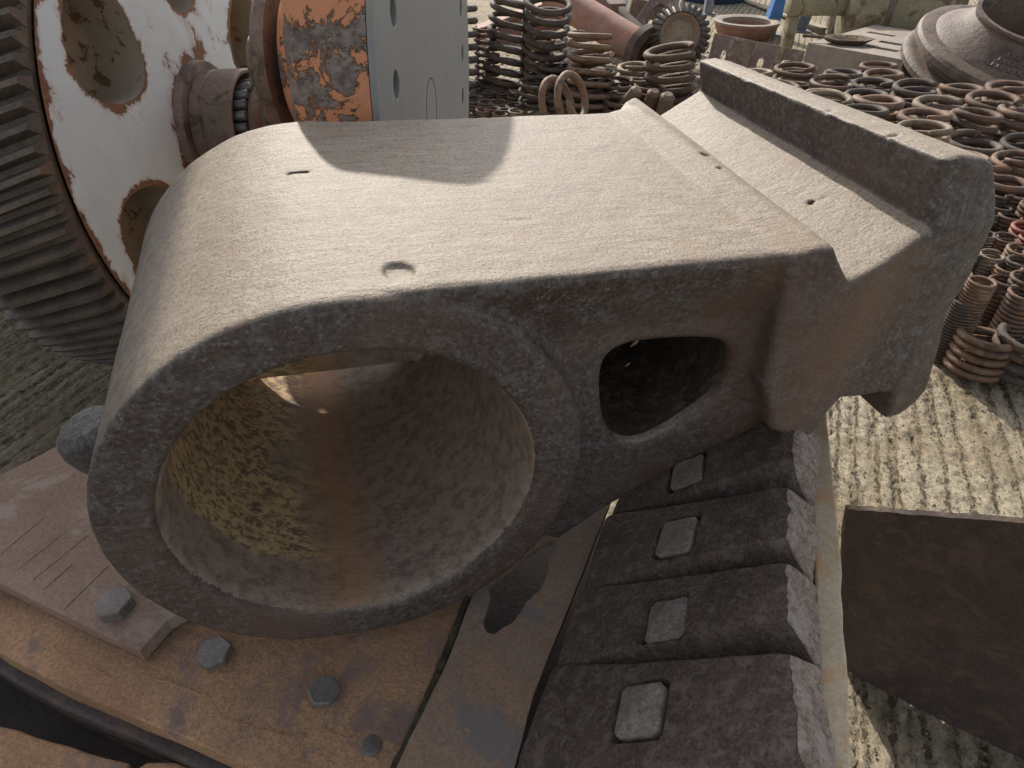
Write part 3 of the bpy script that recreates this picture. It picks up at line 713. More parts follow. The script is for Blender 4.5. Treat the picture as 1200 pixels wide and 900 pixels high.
# ------------------------------------------------------------------ curved dark sheet at the right
def make_sheet():
    bot = [(990, 778), (1010, 792), (1050, 812), (1100, 838), (1150, 862), (1200, 886), (1280, 930)]
    pts = [gz(x, y, .012) for x, y in bot]; tops = [(992, 596), (1010, 597), (1050, 600), (1100, 605), (1150, 609), (1200, 613), (1290, 622)]
    N = 40; V = []; th = .012
    bx = np.interp(np.linspace(0, 6, N), range(7), [p[0] for p in pts]); by = np.interp(np.linspace(0, 6, N), range(7), [p[1] for p in pts])
    tx = np.interp(np.linspace(0, 6, N), range(7), [t[0] for t in tops]); ty = np.interp(np.linspace(0, 6, N), range(7), [t[1] for t in tops])
    K = 14; G = []
    for i in range(N):
        bz = .012; B = np.array([bx[i], by[i], 0.0])
        r = ray(tx[i], ty[i]); lean = .07
        # top point: on the viewing ray, leaning slightly away from the foot
        k = ((B[1] + lean) / r[1]); Tt = CO + r * k
        for j in range(K):
            s = j / (K - 1); p = B + (Tt - B) * s; p[1] += .02 * sin(pi * s) ; p[2] = Tt[2] * s
            G.append(p)
    G = np.array(G).reshape(N, K, 3); jr = np.random.default_rng(2); G[0, :, 0] += jr.uniform(-.003, .003, K); G[:, -1, 2] += jr.uniform(-.0018, .0018, N); G[:, :, 1] += .006 * fbm(G[:, :, 0] * 6, G[:, :, 2] * 6, G[:, :, 0] * 0, 2); off = np.array([0.03, 1, 0.0]) * th
    V = np.concatenate([G.reshape(-1, 3), (G + off).reshape(-1, 3)]); I = np.arange(N * K).reshape(N, K); J = I + N * K; F = []
    for i in range(N - 1):
        for j in range(K - 1):
            F.append((I[i, j], I[i + 1, j], I[i + 1, j + 1], I[i, j + 1])); F.append((J[i, j], J[i, j + 1], J[i + 1, j + 1], J[i + 1, j]))
        F.append((I[i, 0], J[i, 0], J[i + 1, 0], I[i + 1, 0])); F.append((I[i, -1], I[i + 1, -1], J[i + 1, -1], J[i, -1]))
    for j in range(K - 1): F.append((I[0, j], I[0, j + 1], J[0, j + 1], J[0, j])); F.append((I[-1, j], J[-1, j], J[-1, j + 1], I[-1, j + 1]))
    o = MB().add(V, [tuple(int(a) for a in f) for f in F]).build('steel_sheet', M['sheet'])
    tag(o, 'dark curved steel sheet standing on edge on the concrete at the right', 'steel sheet')
make_sheet()

# ------------------------------------------------------------------ big ring gear with white web and bearing
def make_gear():
    C0 = np.array([-1.022, 2.315, .785]); az = radians(94.5); el = radians(2.8)
    n = np.array([sin(az) * cos(el), cos(az) * cos(el), sin(el)])
    fr = axis_frame(C0, n)           # x, y in the gear plane, z = axis toward the viewer's right
    root = empty('ring_gear', (C0[0], C0[1], 0)); inv = Matrix.Translation(-root.location); W = inv @ fr
    R, W_, nt_ = .805, .36, 104; hx = radians(-17)
    # teeth: helical, one object for each tooth
    steps = 9; Rr = R - .042; pitch = 2 * pi / nt_
    V = []
    for k in range(steps):
        z = -W_ * k / (steps - 1); a = z * tan(hx) / R
        ch = .006 if k in (0, steps - 1) else 0
        for (r, ha) in ((Rr - .01, pitch * .36), (Rr, pitch * .33), (R - .004 - ch, pitch * .17), (R - ch, pitch * .14), (R - ch, -pitch * .14), (R - .004 - ch, -pitch * .17), (Rr, -pitch * .33), (Rr - .01, -pitch * .36)):
            V.append((r * cos(a + ha), r * sin(a + ha), z))
    F = [(k * 8 + i, k * 8 + i + 1, k * 8 + 9 + i, k * 8 + 8 + i) for k in range(steps - 1) for i in range(7)] + [tuple(range(8))[::-1], tuple(steps * 8 - 8 + i for i in range(8))]
    tm = None
    for k in range(nt_):
        if tm is None:
            o = MB().add(V, F).build('tooth', M['tooth'], root); tm = o.data
        else: o = link('tooth', tm, None, root)
        o.matrix_local = W @ Matrix.Rotation(pitch * k, 4, 'Z')
    # rim
    rw = .735
    MB().lathe([(Rr, -.002), (Rr, -W_ + .002), (Rr - .03, -W_), (rw - .03, -W_), (rw - .03, -.03), (rw, -.004), (Rr - .012, -.003)], W, 168, closed=True).build('rim', M['tooth'], root)
    # web with six holes, polar grid with rounded holes cut as outlines
    zf = .004; holes = []; rh = .50
    hx_, hy_ = [], []
    me_o = []
    NA = 240
    outer = [((rw + .001) * cos(2 * pi * i / NA), (rw + .001) * sin(2 * pi * i / NA)) for i in range(NA)]
    p = fr.inverted() @ Vector(tuple(onplane(107, 42, C0, n))); a0 = atan2(p.y, p.x)
    HL = []
    for k in range(6):
        a = a0 + k * pi / 3; hr = .15; N = 44; lp = []
        for i in range(N):
            t = 2 * pi * i / N
            rr_ = hr * (1 + .05 * cos(2 * t) - .03 * cos(3 * t)); x = rh + rr_ * cos(t) * 1.0; y = rr_ * sin(t) * 1.05 * (x / rh) ** .5
            lp.append((x * cos(a) - y * sin(a), x * sin(a) + y * cos(a)))
        HL.append(lp)
    hubr = .20; hub = [(hubr * cos(2 * pi * i / 60), hubr * sin(2 * pi * i / 60)) for i in range(60)]
    bm = bmesh.new()
    # dense web: triangulated by points so that the wear attribute has somewhere to live
    for lp in [outer, hub] + HL:
        vs = [bm.verts.new((x, y, zf)) for x, y in lp]
        for i in range(len(vs)): bm.edges.new((vs[i], vs[(i + 1) % len(vs)]))
    bmesh.ops.triangle_fill(bm, use_beauty=True, edges=bm.edges[:])
    for it in range(3):
        ed = [e for e in bm.edges if e.calc_length() > .035]
        if ed: bmesh.ops.subdivide_edges(bm, edges=ed, cuts=1)
        bmesh.ops.triangulate(bm, faces=bm.faces[:])
        bmesh.ops.beautify_fill(bm, faces=bm.faces[:], edges=[e for e in bm.edges if len(e.link_faces) == 2])
    bmesh.ops.recalc_face_normals(bm, faces=bm.faces)
    if bm.faces[0].normal.z < 0: bmesh.ops.reverse_faces(bm, faces=bm.faces[:])
    co = np.array([v.co[:] for v in bm.verts]); wear = np.zeros(len(co))
    rad = np.hypot(co[:, 0], co[:, 1]); wear = np.maximum(wear, np.exp(-np.abs(rad - rw) / .018)); wear = np.maximum(wear, np.exp(-np.abs(rad - hubr) / .05) * .9)
    for lp in HL:
        L = np.array(lp); d = np.sqrt(((co[:, None, :2] - L[None]) ** 2).sum(-1)).min(1); wear = np.maximum(wear, np.exp(-d / .022))
    lay = bm.verts.layers.float.new('wear')
    for v, wv in zip(bm.verts, wear): v[lay] = float(wv)
    for v in bm.verts: v.co = W @ v.co
    for f in bm.faces: f.smooth = True
    me = bpy.data.meshes.new('web'); bm.to_mesh(me); bm.free()
    web = link('web', me, M['whitepaint'], root)
    # dished sleeves inside the holes and the rear wall
    for lp in HL:
        b = MB(); N = len(lp); c = np.mean(lp, 0); V = []
        for (s, z) in ((1.0, zf - .0005), (1.0, -.03), (1.06, -.09), (1.06, -.14)): V += [W @ Vector((c[0] + (x - c[0]) * s, c[1] + (y - c[1]) * s, z)) for x, y in lp]
        V.append(W @ Vector((c[0], c[1], -.145)))
        F = [(k * N + i, k * N + (i + 1) % N, (k + 1) * N + (i + 1) % N, (k + 1) * N + i) for k in range(3) for i in range(N)] + [(3 * N + i, 3 * N + (i + 1) % N, 4 * N) for i in range(N)]
        b.add(V, F); b.build('lightening_pocket', M['holepaint'], web)
    MB().lathe([(rw - .02, -.20), (.15, -.20), (.15, -.235), (rw - .02, -.235)], W, 90, closed=True).build('rear_web', M['holepaint'], root)
    # hub, bearing cup, rollers, cone, shaft
    hc = 1.0
    MB().lathe([(.205, -.22), (.205, .02), (.200, .03), (.155, .034), (.10, .034), (.10, -.22)], W, 72, closed=True).build('hub_flange', M['bear'], root)
    cup = MB().lathe([(.122, .03), (.165, .03), (.173, .036), (.176, .07), (.171, .074), (.171, .078), (.176, .082), (.176, .165), (.171, .172), (.163, .172), (.146, .135), (.122, .1)], W, 84, closed=True).build('bearing_cup', M['bear'], root)
    cone = MB().lathe([(.07, .03), (.095, .03), (.098, .14), (.104, .205), (.134, .208), (.138, .220), (.122, .228), (.075, .228)], W, 72, closed=True).build('bearing_cone', M['bear'], root)
    rmesh = None
    for k in range(24):
        if rmesh is None:
            o = MB().lathe([(0, 0), (.0115, 0), (.0135, .003), (.0158, .086), (.0135, .09), (0, .09)], None, 16).build('roller', M['roller'], root); rmesh = o.data
        else: o = link('roller', rmesh, None, root)
        a = 2 * pi * k / 24; o.matrix_local = W @ Matrix.Rotation(a, 4, 'Z') @ Matrix.Translation((.124, 0, .115)) @ Matrix.Rotation(radians(8), 4, 'Y')
    MB().lathe([(.0, -.4), (.10, -.4), (.10, -.22), (.094, -.2), (.094, .25), (.082, .26), (.082, .47), (.0, .47)], W, 48).build('shaft', M['bear'], root)
    tag(root, 'giant gear wheel with black helical teeth and rust stained white web, standing at the left', 'gear wheel')
    return C0, n
GC, GN = make_gear()

# ------------------------------------------------------------------ tall painted housing behind the gear
def make_housing():
    M['palegreen'] = painted('pale_green_paint', (.42, .50, .40), (.18, .10, .06), (.55, .55, .48), 7, .54, .57, .03)
    a = radians(13.5); X = Vector((cos(a), sin(a), 0)); Y = Vector((-sin(a), cos(a), 0)); c = Vector((-1.03, 3.25, 0))
    root = empty('machine_housing', tuple(c)); tag(root, 'tall pale green and white painted machine housing standing behind the gear wheel', 'machine housing')
    f = Matrix.Translation(-c) @ frame(c, X, Y, (0, 0, 1))
    MB().prism([(-1.75, 0), (0, 0), (0, .8), (-1.75, .8)], 0, 3.15, f).build('housing_body', M['palegreen'], root, bevel=.02)
    for i in range(4):
        z = .5 + i * .72; MB().prism([(-1.78, -.035), (.0, -.035), (.0, -.002), (-1.78, -.002)], z, z + .06, f).build('rib', M['palegreen'], root, bevel=.004)
    MB().prism([(-1.5, -.03), (-.7, -.03), (-.7, -.002), (-1.5, -.002)], 1.34, 1.9, f).build('door', M['palegreen'], root, bevel=.004)
    MB().prism([(-1.8, -.08), (.0, -.08), (.0, .86), (-1.8, .86)], 3.152, 3.22, f).build('lid', M['redox2'], root, bevel=.006)
make_housing()

# ------------------------------------------------------------------ rusty drum with grey end disc
def make_drum():
    az = radians(94); el = 0.0; n = np.array([sin(az) * cos(el), cos(az) * cos(el), sin(el)])
    Cd = np.array([-.197, 1.930, 1.065])       # centre of the grey disc
    fr = axis_frame(Cd, n); root = empty('rotor_drum', (Cd[0], Cd[1], .30)); W = Matrix.Translation(-root.location) @ fr
    Rd = .66
    # disc with bolt holes
    NA = 120; outer = [(Rd * cos(2 * pi * i / NA), Rd * sin(2 * pi * i / NA)) for i in range(NA)]
    pts = [(457, 8), (457, 90), (527, 35), (539, 98)]; HL = []
    loc = [fr.inverted() @ Vector(tuple(onplane(x, y, Cd, n))) for x, y in pts]
    rb = .50; a0 = atan2(loc[0].y, loc[0].x); a1 = atan2(loc[1].y, loc[1].x)
    for k in range(24):
        a = a0 + k * 2 * pi / 24; HL.append([(rb * cos(a) + .027 * cos(t), rb * sin(a) + .027 * sin(t)) for t in np.linspace(0, 2 * pi, 20, endpoint=False)])
    slab('end_disc', outer, HL, 0, .012, M['greydisc'], root, .003, W)
    MB().lathe([(.0, -.035), (Rd - .02, -.035), (Rd - .02, -.045), (0, -.045)], W, 60).build('back_plate', M['dark'], root)
    # outline of the blanking plug: thin raised ring
    pc = fr.inverted() @ Vector(tuple(onplane(506, 128, Cd, n)))
    MB().lathe([(.0745, -.001), (.0745, .0006), (.073, .0010), (.0715, .0006), (.0715, -.001)], W @ Matrix.Translation((pc.x, pc.y, 0)), 60).build('plug_outline', M['dark'], root)
    MB().lathe([(Rd - .03, -.0135), (Rd + .001, -.0135), (Rd + .003, -.020), (Rd + .003, -.155), (Rd - .01, -.165), (.17, -.167)], W, 96).build('drum_shell', M['orangepaint'], root)
    MB().lathe([(.15, -.168), (.195, -.170), (.198, -.345), (.185, -.36), (.15, -.362), (.1, -.362)], W, 72).build('drum_shoulder', M['orangepaint'], root)
    MB().lathe([(.10, -.36), (.10, -.384), (.182, -.386), (.196, -.390), (.199, -.415), (.188, -.427), (.15, -.43), (.10, -.435), (.07, -.44), (.07, -.49), (0, -.49)], W, 72).build('flange', M['bear'], root)
    # cradle that carries the drum behind the casting
    b = MB(); c = Vector(tuple(Cd)) - Vector(tuple(n)) * .11; X = Vector((n[0], n[1], 0)).normalized(); Y = Vector((0, 0, 1)).cross(X)
    tag(root, 'orange peeling drum with a smooth grey end disc full of bolt holes', 'drum')
    f2 = frame((c.x, c.y, 0), X, Y, (0, 0, 1)); zt = c.z - Rd * .80
    bl = MB()
    bl.prism([(-.09, -.3), (.09, -.3), (.09, .3), (-.09, .3)], 0, .30, frame((c.x, c.y, 0), X, Y, (0, 0, 1)))
    bl.prism([(-.30, 0), (.30, 0), (.30, zt), (.17, zt), (.10, zt - .07), (-.10, zt - .07), (-.17, zt), (-.30, zt)], -.05, .05, frame((c.x, c.y, 0), Y, (0, 0, 1), X))
    tag(bl.build('cradle', M['redox2'], None, bevel=.008), 'brown iron cradle standing beneath the orange drum', 'cradle')
make_drum()

# ------------------------------------------------------------------ springs
SPR = {}
def spring_mesh(D, wire, coils, pitch, key, seg=22, nr=8, flat=True):
    k = (round(D, 3), round(wire, 4), round(coils, 1), round(pitch, 3))
    if k in SPR: return SPR[k]
    pts = []; R = D / 2 - wire / 2; n = int(coils * seg); z = 0; tot = coils
    for i in range(n + 1):
        t = i / seg; e = min(1, t / 1.1, (tot - t) / 1.1) if flat else 1
        if i: z += max(pitch * max(e, 0), wire * 1.0 * (1 if e < .6 else 0) ) / seg
        pts.append((R * cos(2 * pi * t), -R * sin(2 * pi * t), z + wire / 2))
    rr = [wire / 2] * len(pts); rr[0] *= .55; rr[-1] *= .55; rr[1] *= .85; rr[-2] *= .85
    b = MB().tube(pts, rr, nr); me = bpy.data.meshes.new('spring'); me.from_pydata(b.V, [], b.F)
    bm = bmesh.new(); bm.from_mesh(me); bmesh.ops.recalc_face_normals(bm, faces=bm.faces)
    for f in bm.faces: f.smooth = True
    bm.to_mesh(me); bm.free(); SPR[k] = (me, z + wire); return SPR[k]
CNAME = {'sp_dark': 'dark grey', 'sp_rust': 'rust brown', 'sp_brown': 'dull brown', 'sp_pale': 'pale sandy', 'sp_red': 'red'}
def place_spring(x, y, wpx, h, mat, wr, pr, label, group, lean=(0, 0), D=None):
    """(x, y) = middle of the top coil in the photo, wpx its width, h the height of the top above ground"""
    r = ray(x, y); dep = (1.5 - h) / -r[2]
    wpx = wpx * 1.06; wr = wr * .92; pr = pr * .88
    if D is None: D = wpx * dep / FPX
    wire = D * wr; pitch = D * pr
    coils = round(max(1.5, (h - wire) / pitch + .8) * 2) / 2
    Dq = round(D / .01) * .01
    me, hh = spring_mesh(Dq, Dq * wr, coils, Dq * pr, None)
    o = bpy.data.objects.new('coil_spring', me); COL.objects.link(o)
    if not me.materials: me.materials.append(M[mat])
    o.material_slots[0].link = 'OBJECT'; o.material_slots[0].material = M[mat]
    T = CO + r * dep; s = h / hh
    o.location = (T[0] - lean[0] * h, T[1] - lean[1] * h, 0)
    o.rotation_euler = (-lean[1], lean[0], random.uniform(0, 6.28)); o.scale = (D / Dq, D / Dq, s)
    return tag(o, label, 'spring', group)
ORD = ['first', 'second', 'third', 'fourth', 'fifth', 'sixth', 'seventh', 'eighth', 'ninth', 'tenth', 'eleventh', 'twelfth', 'thirteenth', 'fourteenth', 'fifteenth']
def row(where, group, items):
    """items (x, y, w, h, mat, wire ratio, pitch ratio[, lean]) in order from the left"""
    n = len(items)
    for i, it in enumerate(sorted(items, key=lambda q: q[0])):
        o_ = 'leftmost' if i == 0 else ('rightmost' if i == n - 1 else ORD[i] + ' from the left')
        kind = 'tight coil spring' if it[6] < .25 else 'thick coil spring' if it[5] > .15 else 'open coil spring'
        place_spring(*it[:7], f'{CNAME[it[4]]} {kind}, {o_} {where}'.replace(' coil spring', ' spring'), group, it[7] if len(it) > 7 else (0, 0))
d, r_, br, pa, rd = 'sp_dark', 'sp_rust', 'sp_brown', 'sp_pale', 'sp_red'
G1 = 'big springs standing in a heap behind the arm'
row('in the row just behind the drum', G1, [
 (536, 0, 58, .68, d, .135, .27, (.06, 0)), (603, -4, 52, .68, d, .135, .27, (.17, 0)), (664, -12, 55, .72, d, .135, .26, (.24, 0)),
 (709, 36, 52, .54, r_, .13, .28, (.16, 0)), (744, 72, 39, .27, pa, .16, .27), (806, 52, 58, .43, br, .15, .24, (.16, 0))])
row('in the second row behind the drum', G1, [
 (637, 40, 34, .44, br, .14, .26, (.1, 0)), (570, 30, 30, .48, br, .14, .26), (690, 58, 46, .36, br, .12, .26), (668, 84, 44, .20, d, .12, .3), (706, 100, 46, .14, d, .12, .3)])
row('among the low dark springs in the middle', G1, [(652, 72, 46, .28, d, .11, .25), (682, 98, 46, .17, d, .11, .28), (722, 92, 40, .20, br, .12, .28), (656, 108, 44, .12, d, .11, .3), (700, 78, 42, .28, d, .11, .26), (728, 113, 40, .12, br, .12, .3), (628, 92, 40, .22, d, .12, .28), (760, 98, 34, .18, br, .13, .3)])
G2 = 'small springs standing close together behind the arm'
sm = []
rr = random.Random(4)
for (x, y) in [(551, 94), (548, 103), (571, 106), (570, 98), (586, 98), (588, 106), (603, 110), (553, 112), (569, 117), (583, 117), (602, 120), (551, 124), (577, 125), (566, 127), (590, 126), (604, 128), (586, 131), (545, 130)]:
    sm.append((x, y, 17 + rr.random() * 4 if y != 112 else 26, .09, rr.choice([d, d, br, pa]), .17, .24))
for lo, hi, nm in ((0, 101, 'in the farthest row of small springs'), (101, 111, 'in the second row of small springs'), (111, 122, 'in the third row of small springs'), (122, 140, 'in the nearest row of small springs')):
    row(nm, G2, [s_ for s_ in sm if lo <= s_[1] < hi])
G3 = 'springs stacked in the heap at the right'
def heap():
    R_ = random.Random(11); rows = []
    yy = 5.15; k = 0
    while yy > 2.15:
        D = R_.uniform(.25, .29) if yy > 3 else R_.uniform(.21, .24); items = []; x = 1.0 + (k % 2) * D * .5; h0 = .46 if yy > 3 else .42
        while x < 4.6:
            h = h0 + R_.uniform(-.05, .05); xx, y_ = x + R_.uniform(-.02, .02), yy + R_.uniform(-.025, .025)
            v = np.array([xx, y_, h]) - CO; z = v @ CF; px_, py_ = 600 + FPX * (v @ CR) / z, 450 - FPX * (v @ CU) / z
            line = 57 + (px_ - 845) * (148 / 323.)
            if 880 < px_ < 1228 and py_ < min(line + 22, 228) - (60 if px_ > 1168 else 0) * 0 and (py_ > 72 if px_ < 1050 else py_ > 90) or (1165 < px_ < 1228 and 90 < py_ < 222):
                m = R_.choice([d, d, br, br, br, r_, r_, pa]); Dm = D * R_.uniform(.9, 1.0)
                items.append((px_, py_, Dm * FPX / z / 1.06, h, m, R_.uniform(.135, .17), R_.uniform(.26, .33), (R_.uniform(-.05, .05), R_.uniform(-.04, .04))))
            x += D * 1.04
        if items: rows.append(items)
        yy -= D * .98; k += 1
    for i, items in enumerate(rows):
        nm = ('in the farthest row of the right heap' if i == 0 else 'in the nearest row of the right heap' if i == len(rows) - 1 else f'in the {ORD[i]} row of the right heap')
        row(nm, G3, items)
heap()
G4 = 'narrow springs standing at the right edge'
row('in the farthest row of narrow springs', G4, [(1176, 224, 24, .40, d, .16, .2), (1152, 214, 26, .40, d, .16, .2), (1196, 226, 26, .40, r_, .17, .22), (1214, 238, 30, .4, br, .17, .22)])
row('in the second row of narrow springs', G4, [(1174, 240, 24, .37, d, .15, .19), (1147, 240, 22, .36, d, .15, .19), (1160, 246, 26, .36, d, .15, .19), (1186, 250, 26, .36, br, .15, .2), (1206, 262, 32, .36, rd, .17, .22)])
row('in the third row of narrow springs', G4, [(1144, 262, 24, .34, r_, .14, .18), (1212, 276, 28, .34, rd, .14, .2), (1158, 272, 24, .34, d, .13, .18), (1180, 276, 26, .34, br, .13, .18), (1198, 290, 30, .34, r_, .15, .2), (1218, 296, 30, .34, d, .15, .2)])
row('in the fourth row of narrow springs', G4, [(1124, 286, 24, .33, br, .14, .17), (1196, 303, 26, .33, d, .14, .18), (1140, 292, 24, .33, d, .14, .17), (1164, 296, 26, .33, pa, .14, .18), (1184, 310, 28, .32, r_, .14, .18), (1206, 322, 34, .32, d, .14, .2)])
row('in the nearest row of narrow springs', G4, [(1126, 318, 26, .33, d, .13, .15), (1152, 327, 31, .34, r_, .13, .15), (1180, 326, 34, .30, br, .14, .17), (1204, 340, 36, .3, br, .14, .18), (1132, 350, 28, .26, d, .13, .16)])
place_spring(1168, 390, 62, .18, r_, .155, .205, 'squat rust brown spring standing foremost on the concrete, nearest the dark sheet', None, (.12, 0))
place_spring(1212, 388, 66, .20, d, .17, .24, 'dark thick spring half cut off by the right picture edge', None)
# spring lying on its side and loose rod ends
def lying(x, y, z, D, wr, coils, pr, yaw, tilt, mat, label, cat='spring'):
    me, hh = spring_mesh(D, D * wr, coils, D * pr, None); o = bpy.data.objects.new('coil_spring', me); COL.objects.link(o)
    if not me.materials: me.materials.append(M[mat])
    o.material_slots[0].link = 'OBJECT'; o.material_slots[0].material = M[mat]
    p = gz(x, y, z); o.location = Vector(p); o.rotation_euler = (tilt, 0, yaw); tag(o, label, cat, G1)
lying(640, 122, .17, .34, .15, 2.5, .42, radians(60), radians(70), 'sp_rust', 'thick brown spring lying on its side against the row of dark springs')

# ------------------------------------------------------------------ things in the background
def thing(name, label, cat, loc): o = empty(name, loc); tag(o, label, cat); return o
def rel(root): return Matrix.Translation(-root.location)
# cone crusher mantle
def make_mantle():
    G = gz(1156, 92, .20); G[2] = 0; dep = (G - CO) @ CF; R = 106 * (dep - .2) / FPX
    root = thing('crusher_bowl', 'large brown cone crusher bowl with stepped rims and an open neck, top right', 'crusher bowl', tuple(G))
    tl = Matrix.Rotation(radians(5), 4, 'Y') @ Matrix.Rotation(radians(17), 4, 'X')
    fr = Matrix.Translation((0, 0, .16)) @ tl
    k = R
    MB().lathe([(0, -.02), (.80 * k, -.02), (.84 * k, .02), (.84 * k, .13 * k), (.7 * k, .14 * k)], fr, 72).build('skirt', M['dark'], root)
    MB().lathe([(.80 * k, .08 * k), (.97 * k, .09 * k), (1.0 * k, .12 * k), (1.0 * k, .17 * k), (.97 * k, .20 * k), (.91 * k, .215 * k), (.80 * k, .215 * k)], fr, 96, closed=True).build('lower_rim', M['mantle'], root)
    MB().lathe([(.82 * k, .21 * k), (.85 * k, .215 * k), (.85 * k, .27 * k), (.92 * k, .30 * k), (.955 * k, .32 * k), (.955 * k, .38 * k), (.93 * k, .415 * k), (.88 * k, .43 * k), (.80 * k, .44 * k), (.7 * k, .45 * k)], fr, 96).build('upper_rim', M['mantle'], root)
    MB().lathe([(.80 * k, .43 * k), (.78 * k, .455 * k), (.70 * k, .50 * k), (.60 * k, .565 * k), (.54 * k, .62 * k), (.51 * k, .66 * k), (.515 * k, .685 * k), (.53 * k, .70 * k), (.53 * k, .73 * k), (.49 * k, .735 * k), (.47 * k, .66 * k), (.47 * k, .4 * k), (0, .4 * k)], fr, 96).build('dome', M['mantle'], root)
    # raised casting marks, too worn to read, and the lug at the neck
    a = radians(-118); b = MB()
    for r0, z0, r1, z1, cnt in ((.605, .565, .575, .588, 5), (.665, .527, .635, .546, 7), (.73, .488, .70, .504, 8)):
        for i in range(cnt):
            aa = a - (i - cnt / 2) * .075; p0 = fr @ Vector((r0 * k * cos(aa), r0 * k * sin(aa), z0 * k)); p1 = fr @ Vector((r1 * k * cos(aa), r1 * k * sin(aa), z1 * k + .004))
            b.tube([p0, p1], .007, 5)
            if i % 2: b.tube([p0, p0 + (fr.to_3x3() @ Vector((-sin(aa), cos(aa), 0))) * -.03], .006, 5)
    b.build('raised_marks', M['mantle'], root)
    aa = radians(-100); lg = MB().box((.54 * k, 0, .66 * k), (.08, .11, .09)); o = lg.build('lug', M['mantle'], root, bevel=.012); o.matrix_local = fr @ Matrix.Rotation(aa, 4, 'Z')
make_mantle()
# slotted block and tray
def make_block():
    zt = .30
    P = [gz(*p, zt) for p in ((950, 42), (1062, 58), (1062, 84 - 20), (948, 66 - 15))]
    a, b2, = gz(947, 50, zt), gz(1060, 70, zt); u = (b2 - a); u[2] = 0; L = np.linalg.norm(u); u = u / L; v = np.array([-u[1], u[0], 0]); wd = 1.15
    root = thing('slotted_block', 'dark brown rectangular iron block with slots in its top, below the crusher bowl', 'iron block', (a[0], a[1], 0))
    fr = rel(root) @ frame((a[0], a[1], 0), u, v, (0, 0, 1))
    rects = [(.46, .18, .80, .25), (.46, .40, .80, .47), (.15, .66, .45, .72), (.88 * L if L < 1 else .9, .2, .95, .26)]
    HL = [[(x0 * L, y0 * wd), (x1 * L, y0 * wd), (x1 * L, y1 * wd), (x0 * L, y1 * wd)] for x0, y0, x1, y1 in rects[:3]]
    slab('block_body', [(0, 0), (L, 0), (L, wd), (0, wd)], HL, zt, zt, M['slab'], root, .006, fr)
    MB().box((L + .03, .05, zt * .55), (.06, .05, .05), None).build('hook', M['cap'], root).matrix_local = fr
    t = gz(993, 48, zt + .02)
    tr = thing('steel_tray', 'shallow rusty tray with a handle lying on the slotted block', 'tray', (t[0], t[1], zt))
    prof = []
    o = MB().lathe([(0, .012), (.20, .012), (.27, .055), (.285, .06), (.285, .066), (.26, .064), (.19, .022), (0, .022)], Matrix.Diagonal((.75, .48, .7, 1)), 6).build('pan', M['rubble'], tr, bevel=.004); o.rotation_euler = (0, 0, -.2)
    MB().tube([(-.18, .04, .04), (-.34, .09, .04)], .011, 6).build('handle', M['sp_dark'], tr)
make_block()
# khaki tank and drum
def lying_cyl(name, p0, p1, prof, mat, label, cat, pieces=()):
    a, b2 = Vector(tuple(p0)), Vector(tuple(p1)); L = (b2 - a).length; root = thing(name, label, cat, tuple(a)); fr = rel(root) @ axis_frame(a, b2 - a)
    for nm, pr, mt in prof: MB().lathe([(r, z * L) for r, z in pr], fr, 48).build(nm, M[mt], root)
    return root
c = gz(1046, 12, .36); d0 = c + np.array([-.42, .10, 0]); d1 = c + np.array([.55, -.10, 0])
lying_cyl('tank', (d0[0], d0[1], .36), (d1[0], d1[1], .36), [('tank_shell', [(0, -.02), (.28, 0), (.34, .05), (.36, .1), (.36, .9), (.33, .97), (0, 1)], 'khaki'), ('band', [(.358, .30), (.372, .31), (.372, .35), (.358, .36)], 'mantle')], 'khaki', 'dusty khaki cylinder tank lying between the posts and the crusher bowl', 'tank')
c = gz(992, 24, .16)
lying_cyl('roller_drum', (c[0] - .16, c[1], .16), (c[0] + .26, c[1] - .06, .16), [('drum_shell', [(0, 0), (.13, 0), (.16, .06), (.16, .94), (.13, 1), (0, 1)], 'rubble')], 'rubble', 'small yellowish cylinder under the khaki beam', 'cylinder')
c = gz(975, 5, .42); b = MB().box((c[0], c[1] + .1, .40), (.75, .18, .16)); b.box((c[0] - .3, c[1] + .1, .16), (.09, .12, .32)); b.box((c[0] + .34, c[1] + .1, .16), (.09, .12, .32))
tag(b.build('beam', M['khaki'], None, bevel=.01), 'yellowish khaki beam on short legs beside the tank', 'beam')
c = gz(1018, 38, .06); tag(MB().tube([(c[0] - .07, c[1] - .02, .06), (c[0] + .10, c[1] + .10, .14)], .06, 14).build('pipe_stub', M['sp_pale'], None), 'short pale pipe stub in front of the khaki tank', 'pipe')
# dish-shaped hub, posts, tub
c = gz(873, 36, .06); rt = thing('dish_hub', 'red and grey dish shaped wheel lying flat behind the perforated bracket', 'wheel', (c[0], c[1], 0))
MB().lathe([(0, 0), (.30, .0), (.36, .05), (.40, .14), (.42, .17), (.40, .19), (.36, .175), (.30, .11), (.22, .10), (0, .10)], Matrix.Scale(.8, 4), 64).build('dish', M['redox'], rt)
MB().lathe([(.28, .105), (.33, .13), (.34, .16), (.30, .165), (.25, .15), (.25, .105)], None, 64, closed=True).build('inner_ring', M['slab'], rt)
def post(x0, y0, w, h, mat, label, lean):
    p = gz(x0, y0, 0); root = thing('steel_post', label, 'post', tuple(p)); dep = (p - CO) @ CF; t = w * dep / FPX
    R = Matrix.Rotation(lean, 4, 'Y'); b = MB(); s = .18 * t
    b.prism([(-t / 2, -t / 2), (t / 2, -t / 2), (t / 2, -t / 2 + s), (-t / 2 + s, -t / 2 + s), (-t / 2 + s, t / 2), (-t / 2, t / 2)], 0.012, h, R); b.build('angle_bar', M[mat], root)
    MB().box((0, 0, .006), (t * 1.8, t * 1.8, .012)).build('base_plate', M['bluegrey'], root)
post(899, 40, 14, 1.3, 'blue', 'bright blue angle iron post with chipped paint', .16)
